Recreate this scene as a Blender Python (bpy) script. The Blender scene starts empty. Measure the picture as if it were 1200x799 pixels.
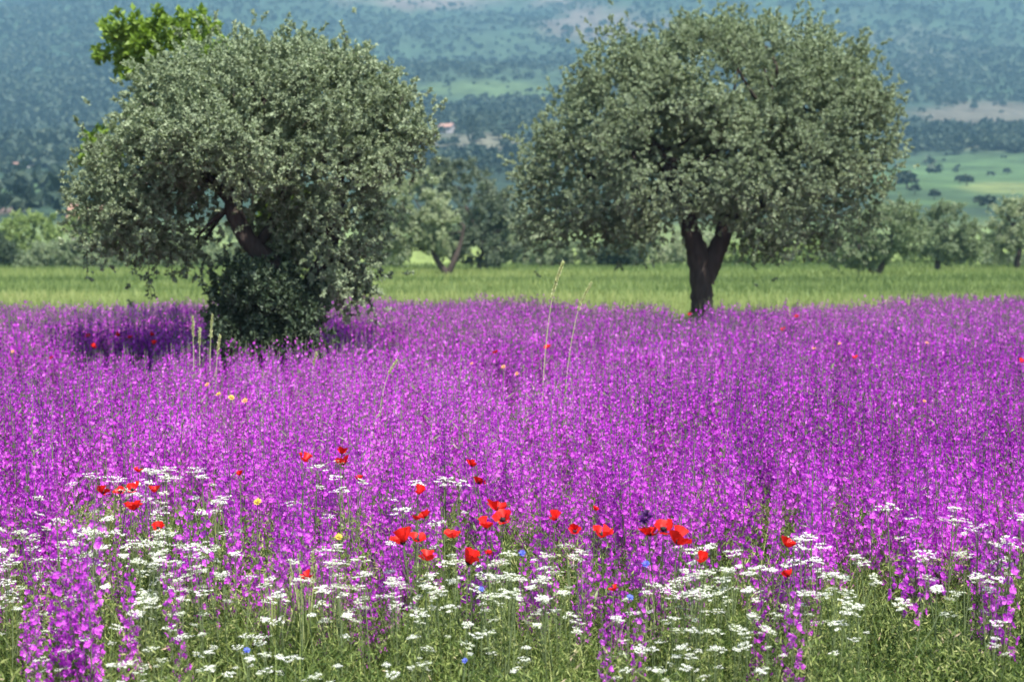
import bpy, math
import numpy as np
from mathutils import Vector, Matrix

SC = bpy.context.scene
COL = SC.collection
R = math.radians

# ------------------------------------------------------------------ camera, sky, sun, exposure
CAM_Z = 1.7
PITCH = R(3.83)
W, H, LENS = 1200.0, 799.0, 50.0
F = W * LENS / 36.0
cam_d = bpy.data.cameras.new('camera')
cam = bpy.data.objects.new('camera', cam_d)
COL.objects.link(cam)
cam.location = (0, 0, CAM_Z)
cam.rotation_euler = (math.pi / 2 - PITCH, 0, 0)
cam_d.lens = LENS
cam_d.sensor_width = 36
cam_d.clip_start = 0.1
cam_d.clip_end = 6000
cam_d.dof.use_dof = True
cam_d.dof.focus_distance = 6.8
cam_d.dof.aperture_fstop = 3.0
SC.camera = cam

SUN_EL, SUN_AZ = 63.0, 150.0          # azimuth clockwise from +Y (the view direction)
to_sun = Vector((math.sin(R(SUN_AZ)) * math.cos(R(SUN_EL)), math.cos(R(SUN_AZ)) * math.cos(R(SUN_EL)), math.sin(R(SUN_EL))))
world = bpy.data.worlds.new('World')
SC.world = world
world.use_nodes = True
wn = world.node_tree
bg = wn.nodes['Background']
sky = wn.nodes.new('ShaderNodeTexSky')
sky.sky_type = 'NISHITA'
sky.sun_disc = False
sky.sun_elevation = R(SUN_EL)
sky.sun_rotation = R(SUN_AZ)
wn.links.new(sky.outputs[0], bg.inputs[0])
bg.inputs[1].default_value = 0.11
sun_d = bpy.data.lights.new('sun', 'SUN')
sun_d.energy = 4.6
sun_d.angle = R(0.55)
sun_d.color = (1.0, 0.965, 0.91)
sun = bpy.data.objects.new('sun', sun_d)
sun.rotation_euler = to_sun.to_track_quat('Z', 'Y').to_euler()
sun.location = (20, -20, 60)
COL.objects.link(sun)
SC.view_settings.view_transform = 'Standard'
SC.view_settings.look = 'None'
SC.view_settings.exposure = 1.32
SC.view_settings.gamma = 1
cy = SC.cycles
cy.max_bounces = 6
cy.diffuse_bounces = 3
cy.glossy_bounces = 2
cy.transmission_bounces = 4
cy.transparent_max_bounces = 8
cy.volume_bounces = 0
cy.use_denoising = True
cy.caustics_reflective = False
cy.caustics_refractive = False

HAZE_DENSITY = 0.0002
HAZE_TOP = 372.0

# ------------------------------------------------------------------ small maths
CP, SP = math.cos(PITCH), math.sin(PITCH)


def at(px, py, d):
    """world point seen at photo pixel (px, py) at depth Y = d"""
    u, v = (px - W / 2) / F, (H / 2 - py) / F
    x, y, z = u, CP + v * SP, -SP + v * CP
    s = d / y
    return np.array([x * s, d, CAM_Z + z * s])


def pix(p):
    p = np.asarray(p, float)
    x, y, z = p[..., 0], p[..., 1], p[..., 2] - CAM_Z
    dep = y * CP - z * SP
    up = y * SP + z * CP
    return np.stack([W / 2 + F * x / dep, H / 2 - F * up / dep], -1)


def unit(a):
    return a / np.maximum(np.linalg.norm(a, axis=-1, keepdims=True), 1e-9)


def smooth(a, b, x):
    t = np.clip((np.asarray(x, float) - a) / (b - a), 0, 1)
    return t * t * (3 - 2 * t)


def vnoise(x, y, seed=0):
    """smooth value noise, numpy"""
    x, y = np.asarray(x, float), np.asarray(y, float)
    xi, yi = np.floor(x), np.floor(y)
    fx, fy = x - xi, y - yi
    fx, fy = fx * fx * (3 - 2 * fx), fy * fy * (3 - 2 * fy)

    def h(a, b):
        s = np.sin(a * 127.1 + b * 311.7 + seed * 74.7) * 43758.5453
        return s - np.floor(s)
    return (h(xi, yi) * (1 - fx) + h(xi + 1, yi) * fx) * (1 - fy) + (h(xi, yi + 1) * (1 - fx) + h(xi + 1, yi + 1) * fx) * fy


def fbm(x, y, seed=0, n=4):
    s, a, t = 0, 1.0, 0
    for k in range(n):
        s = s + a * vnoise(x * 2 ** k, y * 2 ** k, seed + k * 13)
        t += a
        a *= .5
    return s / t


# ------------------------------------------------------------------ mesh building
class MB:
    def __init__(self):
        self.v, self.f, self.t, self.m, self.s, self.n = [], [], [], [], [], 0

    def add(self, v, f, tint=0.5, mat=0, smooth_=False):
        v = np.asarray(v, np.float32).reshape(-1, 3)
        f = np.asarray(f, np.int64)
        if len(f) == 0:
            return
        self.v.append(v)
        self.f.append(f + self.n)
        self.t.append(np.broadcast_to(np.asarray(tint, np.float32), (len(f),)).copy())
        self.m.append(np.full(len(f), mat, np.int32))
        self.s.append(np.full(len(f), smooth_, bool))
        self.n += len(v)

    def arrays(self):
        return np.concatenate(self.v), np.concatenate(self.f), np.concatenate(self.t), np.concatenate(self.m), np.concatenate(self.s)

    def mesh(self, name, mats):
        v, f, t, m, s = self.arrays()
        me = bpy.data.meshes.new(name)
        k = f.shape[1]
        me.vertices.add(len(v))
        me.vertices.foreach_set('co', v.astype(np.float32).ravel())
        me.loops.add(f.size)
        me.loops.foreach_set('vertex_index', f.astype(np.int32).ravel())
        me.polygons.add(len(f))
        me.polygons.foreach_set('loop_start', np.arange(0, f.size, k, dtype=np.int32))
        me.polygons.foreach_set('material_index', m)
        me.polygons.foreach_set('use_smooth', s)
        a = me.attributes.new('tint', 'FLOAT', 'FACE')
        a.data.foreach_set('value', t.astype(np.float32))
        me.update(calc_edges=True)
        for x in (mats if isinstance(mats, (list, tuple)) else [mats]):
            me.materials.append(x)
        return me

    def build(self, name, mats, parent=None):
        return link(name, self.mesh(name, mats), parent)


def link(name, data, parent=None):
    o = bpy.data.objects.new(name, data)
    COL.objects.link(o)
    if parent is not None:
        o.parent = parent
    return o


def tag(o, label=None, cat=None, group=None, kind=None):
    if label:
        o['label'] = label
    if cat:
        o['category'] = cat
    if group:
        o['group'] = group
    if kind:
        o['kind'] = kind
    return o


def thing(name, loc, label, cat, group=None, rz=0.0, tilt=(0, 0), s=1.0):
    o = bpy.data.objects.new(name, None)
    COL.objects.link(o)
    o.empty_display_size = .1
    o.location = [float(c) for c in loc]
    o.rotation_euler = (float(tilt[0]), float(tilt[1]), float(rz))
    o.scale = (float(s),) * 3
    return tag(o, label, cat, group)


def tube(mb, pts, rad, sides=8, tint=.5, mat=0, rng=None, bump=0.0):
    pts = np.asarray(pts, float)
    rad = np.broadcast_to(np.asarray(rad, float), (len(pts),))
    tan = unit(np.gradient(pts, axis=0))
    ref = np.array([0.31, 0.95, 0.07])
    a = unit(np.cross(tan, ref))
    b = np.cross(tan, a)
    ang = np.linspace(0, 2 * np.pi, sides, endpoint=False)
    rr = rad[:, None]
    if bump and rng is not None:
        rr = rr * (1 + bump * (rng.random((len(pts), sides)) - .5))
    else:
        rr = np.repeat(rr, sides, 1)
    v = pts[:, None] + rr[..., None] * (np.cos(ang)[None, :, None] * a[:, None] + np.sin(ang)[None, :, None] * b[:, None])
    n = len(pts)
    i, j = np.meshgrid(np.arange(n - 1), np.arange(sides), indexing='ij')
    j2 = (j + 1) % sides
    f = np.stack([i * sides + j, i * sides + j2, (i + 1) * sides + j2, (i + 1) * sides + j], -1).reshape(-1, 4)
    mb.add(v.reshape(-1, 3), f, tint, mat, True)
    # tip cap folded onto itself
    if sides == 8:
        o = (n - 1) * 8
        q = np.array([[0, 1, 2, 3], [0, 3, 4, 7], [4, 5, 6, 7]]) + o - 0
        mb.f.append(q + mb.n - len(v.reshape(-1, 3)))
        mb.t.append(np.full(3, tint, np.float32)); mb.m.append(np.full(3, mat, np.int32)); mb.s.append(np.zeros(3, bool))


def spline(pts, n=10):
    """Catmull-Rom through the points (any number of columns)"""
    p = np.asarray(pts, float)
    p = np.vstack([2 * p[0] - p[1], p, 2 * p[-1] - p[-2]])
    out = []
    for i in range(1, len(p) - 2):
        t = np.linspace(0, 1, n, endpoint=False)[:, None]
        a, b, c, d = p[i - 1], p[i], p[i + 1], p[i + 2]
        out.append(.5 * (2 * b + (c - a) * t + (2 * a - 5 * b + 4 * c - d) * t ** 2 + (3 * b - a - 3 * c + d) * t ** 3))
    out.append(p[-2][None])
    return np.vstack(out)


def diamonds(mb, base, direc, length, width, rng, tint, mat=0, fold=.25, face=None):
    """leaf-shaped quads"""
    base, direc = np.asarray(base, float), unit(np.asarray(direc, float))
    n = len(base)
    length = np.broadcast_to(length, (n,))[:, None]
    width = np.broadcast_to(width, (n,))[:, None]
    r = rng.normal(size=(n, 3)) if face is None else face
    side = unit(np.cross(direc, r))
    nor = np.cross(side, direc)
    mid = base + direc * length * .45
    tip = base + direc * length - nor * length * fold * .6
    v = np.stack([base, mid + side * width / 2 + nor * width * fold * .5, tip, mid - side * width / 2 + nor * width * fold * .5], 1)
    mb.add(v.reshape(-1, 3), np.arange(n * 4).reshape(n, 4), tint, mat)


def replicate(mb, tmpl, pos, rotz, tilt, scale, tint_off, rng):
    """many copies of a small template (v, f, t, m) in one mesh"""
    v, f, t, m, s = tmpl
    n = len(pos)
    c, sn = np.cos(rotz), np.sin(rotz)
    x = v[None, :, 0] * c[:, None] - v[None, :, 1] * sn[:, None]
    y = v[None, :, 0] * sn[:, None] + v[None, :, 1] * c[:, None]
    z = np.broadcast_to(v[None, :, 2], x.shape)
    x = x + z * tilt[:, 0:1]
    y = y + z * tilt[:, 1:2]
    q = np.stack([x, y, z], -1) * np.asarray(scale)[:, None, None] + np.asarray(pos)[:, None]
    ff = f[None] + (np.arange(n) * len(v))[:, None, None]
    tt = np.clip(t[None] + np.asarray(tint_off)[:, None], 0, 1)
    mb.v.append(q.reshape(-1, 3).astype(np.float32))
    mb.f.append(ff.reshape(-1, f.shape[1]) + mb.n)
    mb.t.append(tt.reshape(-1).astype(np.float32))
    mb.m.append(np.tile(m, n))
    mb.s.append(np.tile(s, n))
    mb.n += n * len(v)


# ------------------------------------------------------------------ materials
def leafy(name, stops, rough=.55, trans=.25, spec=.25, tcol=None, noise=0.0):
    """surface coloured per face from a ramp over the 'tint' attribute, with light passing through"""
    m = bpy.data.materials.new(name)
    m.use_nodes = True
    nt = m.node_tree
    nt.nodes.clear()
    out = nt.nodes.new('ShaderNodeOutputMaterial')
    at_ = nt.nodes.new('ShaderNodeAttribute')
    at_.attribute_name = 'tint'
    rp = nt.nodes.new('ShaderNodeValToRGB')
    els = rp.color_ramp.elements
    els[0].position, els[0].color = stops[0][0], (*stops[0][1], 1)
    els[1].position, els[1].color = stops[-1][0], (*stops[-1][1], 1)
    for p, c in stops[1:-1]:
        e = els.new(p)
        e.color = (*c, 1)
    nt.links.new(at_.outputs['Fac'], rp.inputs[0])
    pb = nt.nodes.new('ShaderNodeBsdfPrincipled')
    pb.inputs['Roughness'].default_value = rough
    pb.inputs['Specular IOR Level'].default_value = spec
    nt.links.new(rp.outputs[0], pb.inputs['Base Color'])
    if trans > 0:
        tr = nt.nodes.new('ShaderNodeBsdfTranslucent')
        hs = nt.nodes.new('ShaderNodeMixRGB')
        hs.blend_type = 'MULTIPLY'
        hs.inputs[0].default_value = 1
        hs.inputs[2].default_value = (*(tcol or (1.15, 1.25, .7)), 1)
        nt.links.new(rp.outputs[0], hs.inputs[1])
        nt.links.new(hs.outputs[0], tr.inputs[0])
        mx = nt.nodes.new('ShaderNodeMixShader')
        mx.inputs[0].default_value = trans
        nt.links.new(pb.outputs[0], mx.inputs[1])
        nt.links.new(tr.outputs[0], mx.inputs[2])
        nt.links.new(mx.outputs[0], out.inputs[0])
    else:
        nt.links.new(pb.outputs[0], out.inputs[0])
    return m


def rough_mat(name, c1, c2, scale=8.0, rough=.9, bump=.4, stretch=(1, 1, 1)):
    m = bpy.data.materials.new(name)
    m.use_nodes = True
    nt = m.node_tree
    pb = nt.nodes['Principled BSDF']
    pb.inputs['Roughness'].default_value = rough
    pb.inputs['Specular IOR Level'].default_value = .15
    tc = nt.nodes.new('ShaderNodeTexCoord')
    mp = nt.nodes.new('ShaderNodeMapping')
    mp.inputs['Scale'].default_value = stretch
    nz = nt.nodes.new('ShaderNodeTexNoise')
    nz.inputs['Scale'].default_value = scale
    nz.inputs['Detail'].default_value = 6
    mix = nt.nodes.new('ShaderNodeMixRGB')
    mix.inputs[1].default_value = (*c1, 1)
    mix.inputs[2].default_value = (*c2, 1)
    bp = nt.nodes.new('ShaderNodeBump')
    bp.inputs['Strength'].default_value = bump
    bp.inputs['Distance'].default_value = .03
    nt.links.new(tc.outputs['Object'], mp.inputs[0])
    nt.links.new(mp.outputs[0], nz.inputs['Vector'])
    nt.links.new(nz.outputs[0], mix.inputs[0])
    nt.links.new(mix.outputs[0], pb.inputs['Base Color'])
    nt.links.new(nz.outputs[0], bp.inputs['Height'])
    nt.links.new(bp.outputs[0], pb.inputs['Normal'])
    return m


M = {}
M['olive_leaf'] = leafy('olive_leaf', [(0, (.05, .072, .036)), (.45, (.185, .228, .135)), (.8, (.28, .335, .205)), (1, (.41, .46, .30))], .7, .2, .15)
M['grey_leaf'] = leafy('grey_leaf', [(0, (.05, .075, .040)), (.5, (.15, .195, .105)), (1, (.30, .35, .20))], .55, .22)
M['pale_leaf'] = leafy('pale_leaf', [(0, (.10, .13, .06)), (.5, (.25, .29, .165)), (1, (.40, .44, .29))], .55, .25)
M['dark_leaf'] = leafy('dark_leaf', [(0, (.018, .034, .018)), (.5, (.045, .07, .038)), (1, (.11, .145, .085))], .5, .2)
M['bright_leaf'] = leafy('bright_leaf', [(0, (.05, .09, .016)), (.5, (.14, .22, .03)), (1, (.25, .35, .06))], .45, .35)
M['bush_leaf'] = leafy('bush_leaf', [(0, (.08, .13, .03)), (.5, (.19, .26, .08)), (1, (.32, .39, .15))], .55, .25)
M['blue_leaf'] = leafy('blue_leaf', [(0, (.03, .048, .034)), (.5, (.095, .125, .082)), (1, (.21, .245, .16))], .6, .18)
M['hill_leaf'] = leafy('hill_leaf', [(0, (.014, .028, .018)), (.5, (.028, .049, .028)), (1, (.062, .082, .048))], .7, .1)
M['bark'] = rough_mat('bark', (.016, .012, .010), (.085, .066, .056), 16, .95, 1.0, (1, 1, .22))
M['petal'] = leafy('petal', [(0, (.17, .011, .22)), (.3, (.40, .032, .44)), (.7, (.60, .078, .62)), (1, (.74, .21, .76))], .55, .42, .2, (1.15, .9, 1.1))
M['stalk'] = leafy('stalk', [(0, (.06, .09, .035)), (.5, (.14, .18, .075)), (1, (.27, .31, .16))], .6, .2)
M['meadow'] = leafy('meadow', [(0, (.020, .045, .010)), (.35, (.075, .120, .026)), (.7, (.20, .25, .065)), (.92, (.38, .40, .15)), (1, (.56, .42, .29))], .6, .3)
M['white'] = leafy('white_petal', [(0, (.30, .36, .19)), (.4, (.60, .63, .50)), (1, (.80, .80, .76))], .6, .3, .2, (1, 1, .9))
M['red'] = leafy('poppy_petal', [(0, (.26, .003, .003)), (.5, (.52, .006, .005)), (1, (.74, .022, .014))], .5, .3, .2, (1.2, .8, .8))
M['black'] = leafy('poppy_centre', [(0, (.006, .006, .008)), (1, (.03, .03, .03))], .7, 0)
M['yellow'] = leafy('yellow_petal', [(0, (.50, .33, .03)), (1, (.78, .62, .12))], .55, .3, .2, (1.1, 1, .6))
M['orange'] = leafy('peach_petal', [(0, (.70, .26, .09)), (1, (.86, .52, .25))], .55, .3, .2, (1.1, 1, .6))
M['blue'] = leafy('blue_petal', [(0, (.06, .08, .48)), (1, (.20, .26, .72))], .55, .3, .2, (1, 1, 1.1))
M['violet'] = leafy('violet_petal', [(0, (.02, .003, .045)), (1, (.09, .012, .15))], .55, .25, .2, (1, .9, 1.1))
M['straw'] = leafy('straw', [(0, (.20, .26, .09)), (.5, (.46, .50, .23)), (1, (.68, .68, .40))], .6, .3)
M['crop'] = leafy('crop', [(0, (.065, .105, .028)), (.5, (.145, .195, .058)), (.85, (.235, .265, .09)), (1, (.33, .31, .14))], .6, .3)
M['plaster'] = rough_mat('plaster', (.26, .24, .23), (.34, .31, .30), 3, .9, .1)
M['tile'] = rough_mat('tile', (.22, .12, .09), (.28, .17, .13), 6, .85, .3, (1, 4, 4))
M['window'] = rough_mat('window_glass', (.03, .04, .05), (.05, .06, .07), 2, .2, 0)
M['timber'] = rough_mat('timber', (.12, .07, .04), (.18, .11, .06), 4, .8, .2)


# ------------------------------------------------------------------ terrain
PY = np.array([-80, 120, 300, 550, 900, 1300, 1700, 1860, 2050, 2450.])
PZ = np.array([0, 0, 9, 31, 88, 183, 305, 345, 350, 330.])


def ground_z(x, y):
    x, y = np.asarray(x, float), np.asarray(y, float)
    z = np.interp(y, PY, PZ)
    # soften the kinks of the profile
    z = .25 * np.interp(y - 60, PY, PZ) + .5 * z + .25 * np.interp(y + 60, PY, PZ)
    g = smooth(140, 700, y)
    n = fbm(x / 260 + 3.1, y / 330, 5) - .5
    n2 = fbm(x / 90, y / 120 + 7, 9) - .5
    z = z * (1 + .10 * g * n * 2) + g * (n * 22 + n2 * 9) * smooth(200, 900, y)
    z = np.where(y < 135, 0.0, z)
    return np.minimum(z, 364)


def hit(px, py, lo=20.0, hi=2300.0):
    """where the sight line of a photo pixel meets the terrain"""
    ds = np.geomspace(lo, hi, 1400)
    p = np.array([at(px, py, d) for d in ds])
    below = p[:, 2] < ground_z(p[:, 0], p[:, 1])
    k = int(np.argmax(below)) if below.any() else len(ds) - 1
    return p[k]


def edge_d(x):
    """far edge of the larkspur field"""
    px = 600 + F * np.asarray(x, float) / 23.0
    return np.interp(px, [-400, 0, 250, 560, 800, 900, 1200, 1600], [23, 22.6, 24.5, 25.4, 22.4, 22.8, 26.8, 28.5]) + 1.1 * (fbm(np.asarray(x) * .9, 0 * np.asarray(x), 3) - .5)


ys = np.concatenate([np.arange(-60, 2, 6.), np.arange(2, 32, .6), np.arange(32, 80, 2.), np.geomspace(80, 2450, 190)])
ts = np.linspace(-1, 1, 241)
X = ts[None, :] * (70 + .60 * np.abs(ys))[:, None]
Y = np.repeat(ys[:, None], len(ts), 1)
Z = ground_z(X, Y)
tp = np.stack([X, Y, Z], -1).reshape(-1, 3)
nr, nc = X.shape
i, j = np.meshgrid(np.arange(nr - 1), np.arange(nc - 1), indexing='ij')
tf = np.stack([i * nc + j, i * nc + j + 1, (i + 1) * nc + j + 1, (i + 1) * nc + j], -1).reshape(-1, 4)
gm = MB()
gm.add(tp, tf, .5, 0, True)

# land cover: what grows where
xs, yv = tp[:, 0], tp[:, 1]
q = pix(np.where((yv > 5)[:, None], tp, tp + [0, 200, 0]))
qx, qy = q[:, 0], q[:, 1]
grass, shrub, tan, wood = np.array([.030, .049, .027]), np.array([.021, .036, .023]), np.array([.088, .071, .057]), np.array([.024, .046, .026])
cov = np.repeat(shrub[None], len(tp), 0)


def lay(c, w):
    global cov
    w = np.clip(w, 0, 1)[:, None]
    cov = cov * (1 - w) + np.asarray(c)[None] * w


def blob(cx, cy_, rx, ry, k=.5):
    jx = (fbm(xs / 40, yv / 60, 21) - .5) * 1.3
    r = np.hypot((qx - cx) / rx, (qy - cy_) / ry) + jx
    return 1 - smooth(1 - k, 1 + k * .4, r)


lay(grass, smooth(.45, .62, fbm(xs / 80, yv / 110, 31)) * .8)
lay(wood, (1 - smooth(120, 420, qx)) * smooth(150, 400, yv) * .9)
lay(wood, smooth(.5, .65, fbm(xs / 60 + 9, yv / 90, 41)) * .6 * smooth(150, 400, yv))
lay(grass, blob(590, 85, 150, 60) * .8)
lay((.052, .080, .034), blob(575, 105, 95, 13))
lay(tan, blob(540, 2, 130, 9))
lay(tan, blob(700, 30, 70, 22) * .85)
lay(tan, blob(980, 62, 240, 40) * .35 * smooth(.45, .6, fbm(xs / 22, yv / 30, 51)))
lay((.075, .068, .048), blob(1150, 134, 110, 17))
lay((.15, .145, .085), blob(1160, 168, 120, 9) * .6)
lay((.050, .086, .032), blob(1140, 210, 190, 34))
lay((.10, .125, .045), blob(1170, 222, 60, 9))
lay((.05, .085, .032), blob(60, 222, 130, 20))
lay((.16, .14, .085), blob(66, 152, 40, 6) * .8)
lay((.12, .11, .075), blob(580, 168, 30, 12) * .7)
lay((.12, .11, .08), blob(520, 165, 45, 10) * .6)
lay((.13, .09, .075), blob(-20, 246, 60, 9))
lay((.12, .16, .06), (1 - smooth(170, 260, yv)))
ed = edge_d(xs)
near = (1 - smooth(0, 110, yv - ed))
lay((.135, .175, .052), (1 - smooth(128, 150, yv)))
band = vnoise(xs / 60, yv / 7, 77)
lay((.10, .14, .042), (1 - smooth(128, 150, yv)) * smooth(.5, .75, band) * .7)
lay((.29, .27, .10), (1 - smooth(2.5, 5, np.abs(yv - ed - 3))) * (1 - smooth(-3, 1, xs)) * .6)
lay((.075, .075, .035), 1 - smooth(-.2, .6, yv - ed))
ca = np.concatenate([cov, np.ones((len(cov), 1))], 1).astype(np.float32)
gme = gm.mesh('ground', [])
a = gme.attributes.new('cover', 'FLOAT_COLOR', 'POINT')
a.data.foreach_set('color', ca.ravel())
gmat = bpy.data.materials.new('ground')
gmat.use_nodes = True
nt = gmat.node_tree
pb = nt.nodes['Principled BSDF']
pb.inputs['Roughness'].default_value = .95
pb.inputs['Specular IOR Level'].default_value = .1
an = nt.nodes.new('ShaderNodeAttribute'); an.attribute_name = 'cover'
tc = nt.nodes.new('ShaderNodeTexCoord')
n1 = nt.nodes.new('ShaderNodeTexNoise'); n1.inputs['Scale'].default_value = .055; n1.inputs['Detail'].default_value = 9; n1.inputs['Roughness'].default_value = .7
n2 = nt.nodes.new('ShaderNodeTexNoise'); n2.inputs['Scale'].default_value = 2.3; n2.inputs['Detail'].default_value = 6
r1 = nt.nodes.new('ShaderNodeMapRange'); r1.inputs[1].default_value = .3; r1.inputs[2].default_value = .7; r1.inputs[3].default_value = .45; r1.inputs[4].default_value = 1.55
r2 = nt.nodes.new('ShaderNodeMapRange'); r2.inputs[1].default_value = .3; r2.inputs[2].default_value = .7; r2.inputs[3].default_value = .75; r2.inputs[4].default_value = 1.25
mu = nt.nodes.new('ShaderNodeMath'); mu.operation = 'MULTIPLY'
vm = nt.nodes.new('ShaderNodeVectorMath'); vm.operation = 'SCALE'
nt.links.new(tc.outputs['Object'], n1.inputs['Vector']); nt.links.new(tc.outputs['Object'], n2.inputs['Vector'])
nt.links.new(n1.outputs[0], r1.inputs[0]); nt.links.new(n2.outputs[0], r2.inputs[0])
nt.links.new(r1.outputs[0], mu.inputs[0]); nt.links.new(r2.outputs[0], mu.inputs[1])
nt.links.new(an.outputs['Color'], vm.inputs[0]); nt.links.new(mu.outputs[0], vm.inputs['Scale'])
nt.links.new(vm.outputs[0], pb.inputs['Base Color'])
gme.materials.append(gmat)
tag(link('ground', gme), 'valley floor and hillside, one sheet of fields, scrub and slopes', 'ground', kind='structure')

# the air
hz = MB()
x0, x1, y0, y1, z0, z1 = -1620, 1620, -90, 2500, -1.2, HAZE_TOP
hz.add([(x0, y0, z0), (x1, y0, z0), (x1, y1, z0), (x0, y1, z0), (x0, y0, z1), (x1, y0, z1), (x1, y1, z1), (x0, y1, z1)],
       [[0, 3, 2, 1], [4, 5, 6, 7], [0, 1, 5, 4], [1, 2, 6, 5], [2, 3, 7, 6], [3, 0, 4, 7]])
hm = bpy.data.materials.new('haze')
hm.use_nodes = True
hm.node_tree.nodes.clear()
ho = hm.node_tree.nodes.new('ShaderNodeOutputMaterial')
hv = hm.node_tree.nodes.new('ShaderNodeVolumePrincipled')
hv.inputs['Color'].default_value = (.40, .76, 1.0, 1)
hv.inputs['Density'].default_value = HAZE_DENSITY
hm.node_tree.links.new(hv.outputs[0], ho.inputs['Volume'])
tag(hz.build('haze', [hm]), 'pale blue summer haze over the valley', 'haze', kind='stuff')

# ------------------------------------------------------------------ trees
def leaves_in(mb, rng, lobes, n_clump, n_shoot, n_leaf, ll, lw, clump_r, shoot_l, inner=.55, droop=.1, up=.45, twig=None):
    """leaf clumps on the skins of lobes; lobes are rows (x, y, z, rx, ry, rz)"""
    L = np.asarray(lobes, float)
    wgt = (L[:, 3] * L[:, 5] + L[:, 3] * L[:, 4] + L[:, 4] * L[:, 5])
    C, N = [], []
    while sum(map(len, C)) < n_clump:
        k = rng.choice(len(L), n_clump, p=wgt / wgt.sum())
        u = unit(rng.normal(size=(n_clump, 3)))
        rad = np.where(rng.random(n_clump) < .78, rng.uniform(.80, 1.05, n_clump), rng.uniform(inner, .82, n_clump))
        p = L[k, :3] + u * L[k, 3:] * rad[:, None]
        e = (p[:, None] - L[None, :, :3]) / L[None, :, 3:]
        dmin = np.linalg.norm(e, axis=2).min(1)
        ok = dmin > inner
        C.append(p[ok]); N.append(unit(u / L[k, 3:])[ok])
    C, N = np.concatenate(C)[:n_clump], np.concatenate(N)[:n_clump]
    cv = rng.random(n_clump)
    m = n_clump * n_shoot
    ci = np.repeat(np.arange(n_clump), n_shoot)
    cr = clump_r * rng.uniform(.6, 1.25, n_clump)
    S = C[ci] + rng.normal(size=(m, 3)) * (cr[ci] * .5)[:, None]
    D = unit(N[ci] * .8 + rng.normal(size=(m, 3)) * .6 + np.array([0, 0, up]))
    D[:, 2] -= droop * rng.random(m)
    D = unit(D)
    SL = shoot_l * rng.uniform(.5, 1.3, m)
    si = np.repeat(np.arange(m), n_leaf)
    n = m * n_leaf
    t = rng.random(n)
    base = S[si] + D[si] * (t * SL[si])[:, None]
    d = unit(D[si] * .55 + rng.normal(size=(n, 3)) * .62)
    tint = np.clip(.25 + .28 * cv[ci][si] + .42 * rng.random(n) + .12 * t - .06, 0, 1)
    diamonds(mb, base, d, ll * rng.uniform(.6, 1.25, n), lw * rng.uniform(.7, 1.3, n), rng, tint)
    if twig is not None:
        k = rng.choice(m, min(m, twig), replace=False)
        a, b = S[k] - D[k] * .1, S[k] + D[k] * SL[k][:, None]
        w = unit(np.cross(D[k], rng.normal(size=(len(k), 3)))) * .005
        mb.add(np.stack([a - w, a + w, b + w * .4, b - w * .4], 1).reshape(-1, 3), np.arange(len(k) * 4).reshape(-1, 4), .1, 1)
    return C


def px_lobes(rows, d):
    """rows (px, py, rx px, ry px, depth offset m, depth radius m) to world lobes"""
    out = []
    for px_, py_, rx, ry, off, rd in rows:
        dd = d + off
        p = at(px_, py_, dd)
        out.append((*p, rx * dd / F, rd, ry * dd / F))
    return out


def make_tree(name, label, cat, group, base, lobes, trunk_paths, leafmat, seed, n_clump, n_shoot, n_leaf, ll, lw, clump_r, shoot_l,
              n_limb=26, limb_r=.03, twig=600, extra=None, **kw):
    rng = np.random.default_rng(seed)
    base = np.asarray(base, float)
    root = thing(name, base, label, cat, group)
    tb = MB()
    joints = []
    for pts in trunk_paths:               # rows x y z r in world space
        s = spline(pts, 8)
        tube(tb, s[:, :3] - base, s[:, 3], 8, .5, 0, rng, .16)
        joints.append(s)
    J = np.concatenate(joints)
    lb = np.asarray(lobes, float)
    wgt = lb[:, 3] * lb[:, 5]
    Js = J[J[:, 2] > base[2] + .45 * (J[:, 2].max() - base[2])]
    for _ in range(n_limb):
        k = rng.choice(len(lb), p=wgt / wgt.sum())
        tgt = lb[k, :3] + unit(rng.normal(size=3)) * lb[k, 3:] * rng.uniform(.5, .85)
        dist = np.linalg.norm(Js[:, :3] - tgt, axis=1) + rng.random(len(Js)) * .4
        st = Js[np.argmin(dist)]
        a = st[:3]
        mid = (a + tgt) / 2 + rng.normal(size=3) * .12 * np.linalg.norm(tgt - a) + [0, 0, .05]
        r0 = min(st[3] * .6, limb_r * 1.6)
        s = spline([(*a, r0), (*mid, r0 * .6), (*tgt, r0 * .22)], 5)
        tube(tb, s[:, :3] - base, s[:, 3], 6, .5, 0, rng, .1)
    tb.build('trunk', [M['bark']], root)
    cb = MB()
    l2 = lb.copy()
    l2[:, :3] -= base
    leaves_in(cb, rng, l2, n_clump, n_shoot, n_leaf, ll, lw, clump_r, shoot_l, twig=twig, **kw)
    if extra:
        extra(cb, rng, base)
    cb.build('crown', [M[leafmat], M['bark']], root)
    return root


def path(rows, d):
    out = []
    for px_, py_, off, r in rows:
        out.append((*at(px_, py_, d + off), r))
    return np.array(out)


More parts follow.
